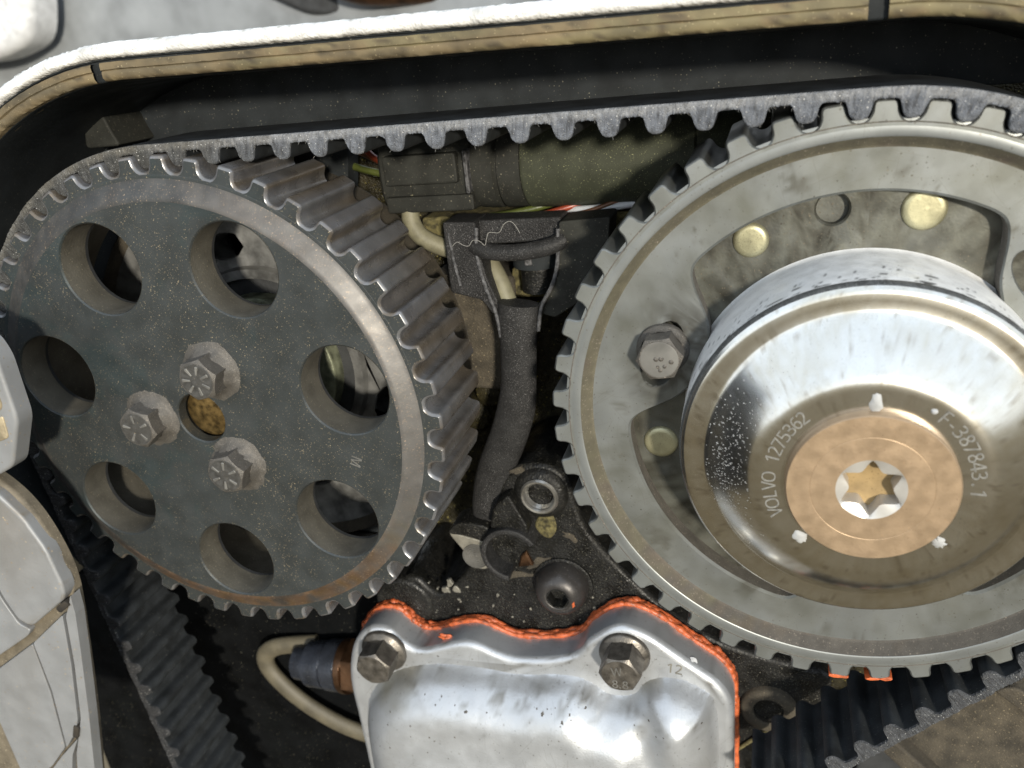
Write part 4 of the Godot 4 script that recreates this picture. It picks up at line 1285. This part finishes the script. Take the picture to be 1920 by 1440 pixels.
	solo("loose_thread", tube(curve(hair, 5), [0.075], 5), "fibre", "thin pale hair lying on top of the black cable guide", "thread", Vector3(65, 34, -29), "", 70)


# ---- behind the rim, top left
func background() -> void:
	var s := Soup.new()
	var rings := []
	for k in 9:
		var p := PackedVector3Array()
		for i in 13: p.append(Vector3(-640 + i * 56, 30 + k * 36, -330 - 0.0012 * pow(k * 36 - 60, 2) + 0.0005 * pow(i * 56 - 330, 2)))
		rings.append(p)
	s.loft(rings, false)
	var wing := thing("inner_wing", "pale grey blurred panel behind the top left of the timing cover", "body panel", Vector3(-400, 60, -330))
	part(wing, "inner_wing_panel", s, "grey_panel", 80)
	part(wing, "added_dark_side", slab(rounded([Vector2(-820, -700), Vector2(-700, -700), Vector2(-640, 40), Vector2(-640, 330), Vector2(-820, 330)], 12), -600, 500, 14, 3), "wing_paint", 60)  # unseen dark panel, added to darken the reflection in the hub
	solo("white_reservoir", slab(rounded([Vector2(-560, 92), Vector2(-336, 92), Vector2(-306, 100), Vector2(-296, 124), Vector2(-292, 260), Vector2(-560, 260)], 14), -320, -296, 8), "white_paint", "white plastic corner at the extreme top left of the picture", "reservoir", Vector3(-400, 150, -300))
	solo("rusty_hose", tube(curve([Vector3(-150, 150, -300), Vector3(-96, 112, -296), Vector3(-60, 103, -296), Vector3(0, 104, -300), Vector3(60, 120, -300)], 6), [8.0], 14), "copper", "brown hose just above the top edge of the timing cover", "hose", Vector3(-60, 103, -296), "", 60)
	solo("dark_bracket", slab(rounded([Vector2(-150, 112), Vector2(-120, 96), Vector2(30, 88), Vector2(60, 200), Vector2(-140, 200)], 8), -322, -308, 3), "rear_dark", "dark bracket behind the brown hose at the top edge", "bracket", Vector3(-40, 120, -310))


func lower_left() -> void:
	var t := thing("temperature_sensor", "blue-black sensor plug pushed into the left side of the silver housing", "sensor", Vector3(-6, -107, -36))
	var seg := func(x0: float, x1: float, r0: float, r1: float) -> Soup: return tube([Vector3(x0, -108.4 + x0 * 0.06, -36), Vector3(x0 + 0.3, -108.4 + x0 * 0.06, -36), Vector3(x1 - 0.3, -108.4 + x1 * 0.06, -36), Vector3(x1, -108.4 + x1 * 0.06, -36)], [r0 * 0.93, r0, r1, r1 * 0.93], 32)
	part(t, "plug_tip", seg.call(-20.0, -15.2, 5.6, 5.9), "blue_black", 50)
	part(t, "plug_ring", seg.call(-14.8, -8.0, 7.6, 7.9), "blue_black", 50)
	part(t, "plug_body", seg.call(-7.6, -2.0, 8.3, 8.6), "blue_black", 50)
	part(t, "copper_washer", seg.call(-1.9, 0.5, 8.9, 8.9), "copper", 50)
	part(t, "hex_base", hexhead(Vector2.ZERO, 16, 0, 7, 0.2).moved(Transform3D(Basis(Vector3(0, 0, -1), Vector3(0, 1, 0), Vector3(1, 0, 0)), Vector3(0.6, -108.2, -36))), "copper", 30)
	var band := curve([Vector3(-14, -105.0, -41), Vector3(-23, -106.0, -40), Vector3(-30.5, -107.6, -39), Vector3(-34.6, -112, -38.6), Vector3(-33, -119, -38.4), Vector3(-24, -129, -38.2), Vector3(-10, -137.6, -38.2), Vector3(6, -143, -39)], 6)
	solo("beige_cable", tube(band, [3.2], 14, 0.7), "beige_cable", "beige cable bent in a loop round the tip of the blue-black sensor", "cable", Vector3(-24, -120, -39), "", 70)


func lower_right() -> void:
	var t := thing("engine_bracket", "dusty brown cast bracket below the belt at the bottom right corner", "bracket", Vector3(185, -120, -50))
	part(t, "bracket_plate", slab(rounded([Vector2(150, -150), Vector2(164, -117), Vector2(196, -86), Vector2(235, -70), Vector2(240, -190), Vector2(160, -190)], 4), -62, -44, 2.5, 4), "brown_casting", 60)
	part(t, "bracket_rib", slab(rounded([Vector2(158, -113), Vector2(163, -111), Vector2(186, -134), Vector2(182, -139)], 2), -46, -38, 1.8, 3), "brown_casting", 60)
	part(t, "bracket_rib", slab(rounded([Vector2(186, -91), Vector2(191, -89), Vector2(214, -104), Vector2(210, -110)], 2), -46, -38, 1.8, 3), "brown_casting", 60)
	part(t, "pocket_shade", slab(rounded([Vector2(152, -150), Vector2(158, -118), Vector2(172, -128), Vector2(176, -150)], 4), -50, -43.4, 0.8), "rear_dark", 60)  # flat dark slab, its colour standing in for the shade of a hole
	var c := Vector2(131, -99)
	var b := thing("side_bolt_boss", "sooty round bolt boss between the silver housing and the grey sprocket", "bolt", Vector3(131, -99, -32))
	part(b, "boss_ring", lathe(c, [[8.2, -33], [7.6, -29.8], [6.6, -28.8], [4.6, -28.6], [4.0, -29.4]], 40), "brown_casting", 60)
	part(b, "recess", lathe(c, [[4.2, -29.2], [3.8, -32], [0.05, -32.2]], 30), "dark_slot")
	solo("yellow_strip", tube(curve([Vector3(120, -119, -31), Vector3(125, -112.5, -30), Vector3(129.5, -107.6, -29.6), Vector3(133, -105, -30)], 5), [0.6], 8), "yellow_residue", "thin yellowish strip beside the right edge of the silver housing", "strip", Vector3(126, -111, -30), "", 60)


# ---- the pale parts close to the lens on the left
func foreground() -> void:
	var t := thing("front_cover", "pale silver ribbed cover at the bottom left, nearest the lens", "engine cover", Vector3(-50, -50, 18))
	var outline := smooth([Vector2(-66, -2), Vector2(-52, -5.5), Vector2(-45.6, -8.6), Vector2(-39.6, -15.4), Vector2(-36.0, -25.4), Vector2(-35.0, -37.6), Vector2(-38.8, -56.5), Vector2(-44.5, -80.8), Vector2(-50.8, -103.7), Vector2(-57, -126)], 6, false)
	var p := PackedVector2Array([Vector2(-110, -124), Vector2(-110, 10), Vector2(-75, 8)])
	p.append_array(outline)
	var scuff := func(q: Vector3) -> Color: return mixc(Color(1, 1, 1), Color(0.66, 0.52, 0.34), 0.012 * (q.y + 30) + 1.1 * n3(q, 14.0) + 0.8 * n3(q, 2.0, 2))
	part(t, "base_panel", slab(p, 18.5, 21.8, 1.2, 3), "grimy_alloy", 60)
	part(t, "raised_panel", slab(rounded([Vector2(-66.6, 0.1), Vector2(-49.6, -7.5), Vector2(-44.1, -10.7), Vector2(-39.0, -17.3), Vector2(-35.6, -26.3), Vector2(-34.6, -36.5), Vector2(-35.6, -40.1), Vector2(-50.2, -50.5), Vector2(-53.8, -48.7), Vector2(-56.0, -41.9), Vector2(-57.6, -29.9), Vector2(-62.6, -15.9), Vector2(-70.6, -9.9)], 2.0), 20.5, 24.2, 0.7, 3), "pale_silver", 50, scuff)
	part(t, "raised_panel", slab(rounded([Vector2(-34.0, -39.1), Vector2(-34.6, -44.9), Vector2(-37.6, -57.9), Vector2(-42.8, -78.9), Vector2(-49.0, -101.9), Vector2(-52.6, -115.9), Vector2(-59.6, -115.9), Vector2(-52.8, -94.9), Vector2(-48.8, -86.5), Vector2(-46.2, -80.9), Vector2(-41.2, -61.9), Vector2(-38.0, -46.1), Vector2(-35.6, -42.3)], 0.8), 20.5, 23.6, 0.7, 3), "pale_silver", 50, scuff)
	part(t, "raised_panel", slab(rounded([Vector2(-38.6, -45.5), Vector2(-52.1, -56.1), Vector2(-52.2, -71.9), Vector2(-55.2, -92.9), Vector2(-50.0, -86.5), Vector2(-47.2, -81.5), Vector2(-42.0, -61.9)], 1.0), 20.5, 23.9, 0.7, 3), "pale_silver", 50, scuff)
	part(t, "raised_panel", slab(rounded([Vector2(-53.2, -56.9), Vector2(-77.6, -73.3), Vector2(-77.6, -111.9), Vector2(-64.6, -102.4), Vector2(-56.6, -93.7), Vector2(-53.8, -73.9)], 1.0), 20.5, 23.4, 0.7, 3), "pale_silver", 50, scuff)
	part(t, "raised_panel", slab(rounded([Vector2(-50.2, -88.9), Vector2(-54.6, -95.9), Vector2(-62.6, -115.9), Vector2(-76.6, -115.9), Vector2(-58.6, -96.9)], 1.0), 20.5, 23.6, 0.7, 3), "pale_silver", 50, scuff)
	part(t, "raised_panel", slab(rounded([Vector2(-71.6, -11.3), Vector2(-63.6, -17.5), Vector2(-59.0, -30.9), Vector2(-57.4, -42.9), Vector2(-55.0, -50.3), Vector2(-51.6, -52.1), Vector2(-53.6, -54.3), Vector2(-77.6, -69.5), Vector2(-82.6, -13.9)], 1.0), 20.5, 23.6, 0.7, 3), "pale_silver", 50, scuff)
	for q in [[Vector2(-37.2, -42.6), 0.62], [Vector2(-49.2, -85.8), 1.15]]:
		var a: float = q[1]
		var d := Vector2.from_angle(a)
		var e := Vector2(-d.y, d.x)
		var c: Vector2 = q[0]
		part(t, "slot_shade", slab(rounded([c - d * 2.4 - e * 0.9, c + d * 2.4 - e * 0.9, c + d * 2.4 + e * 0.9, c - d * 2.4 + e * 0.9], 0.8), 20, 24.3, 0.2, 1), "dark_slot")  # raised dark block, coloured like the shade inside an open slot
	var b := thing("alloy_bracket", "pointed pale alloy bracket end at the left edge above the ribbed cover", "bracket", Vector3(-40, 10, 20))
	part(b, "bracket_body", slab(rounded([Vector2(-74.2, 41.6), Vector2(-31.6, 28.1), Vector2(-29.8, 23.6), Vector2(-30.2, 8.8), Vector2(-36.6, -3.2), Vector2(-42.6, -6.0), Vector2(-74.2, -10.4)], 2.0), 19.5, 24, 1.2, 4), "pale_silver", 50)
	part(b, "bracket_face", slab(rounded([Vector2(-74.2, 35.6), Vector2(-34.0, 23.0), Vector2(-32.4, 12.2), Vector2(-42.6, 6.6), Vector2(-74.2, 1.6)], 2.0), 22, 24.6, 0.6, 3), "tan_alloy", 60)
	part(b, "bracket_face", slab(rounded([Vector2(-74.2, 0.2), Vector2(-43.6, 5.6), Vector2(-33.6, 10.2), Vector2(-34.2, 4.6), Vector2(-44.6, 1.0), Vector2(-74.2, -4.4)], 1.0), 22, 24.3, 0.6, 3), "tan_alloy", 60)
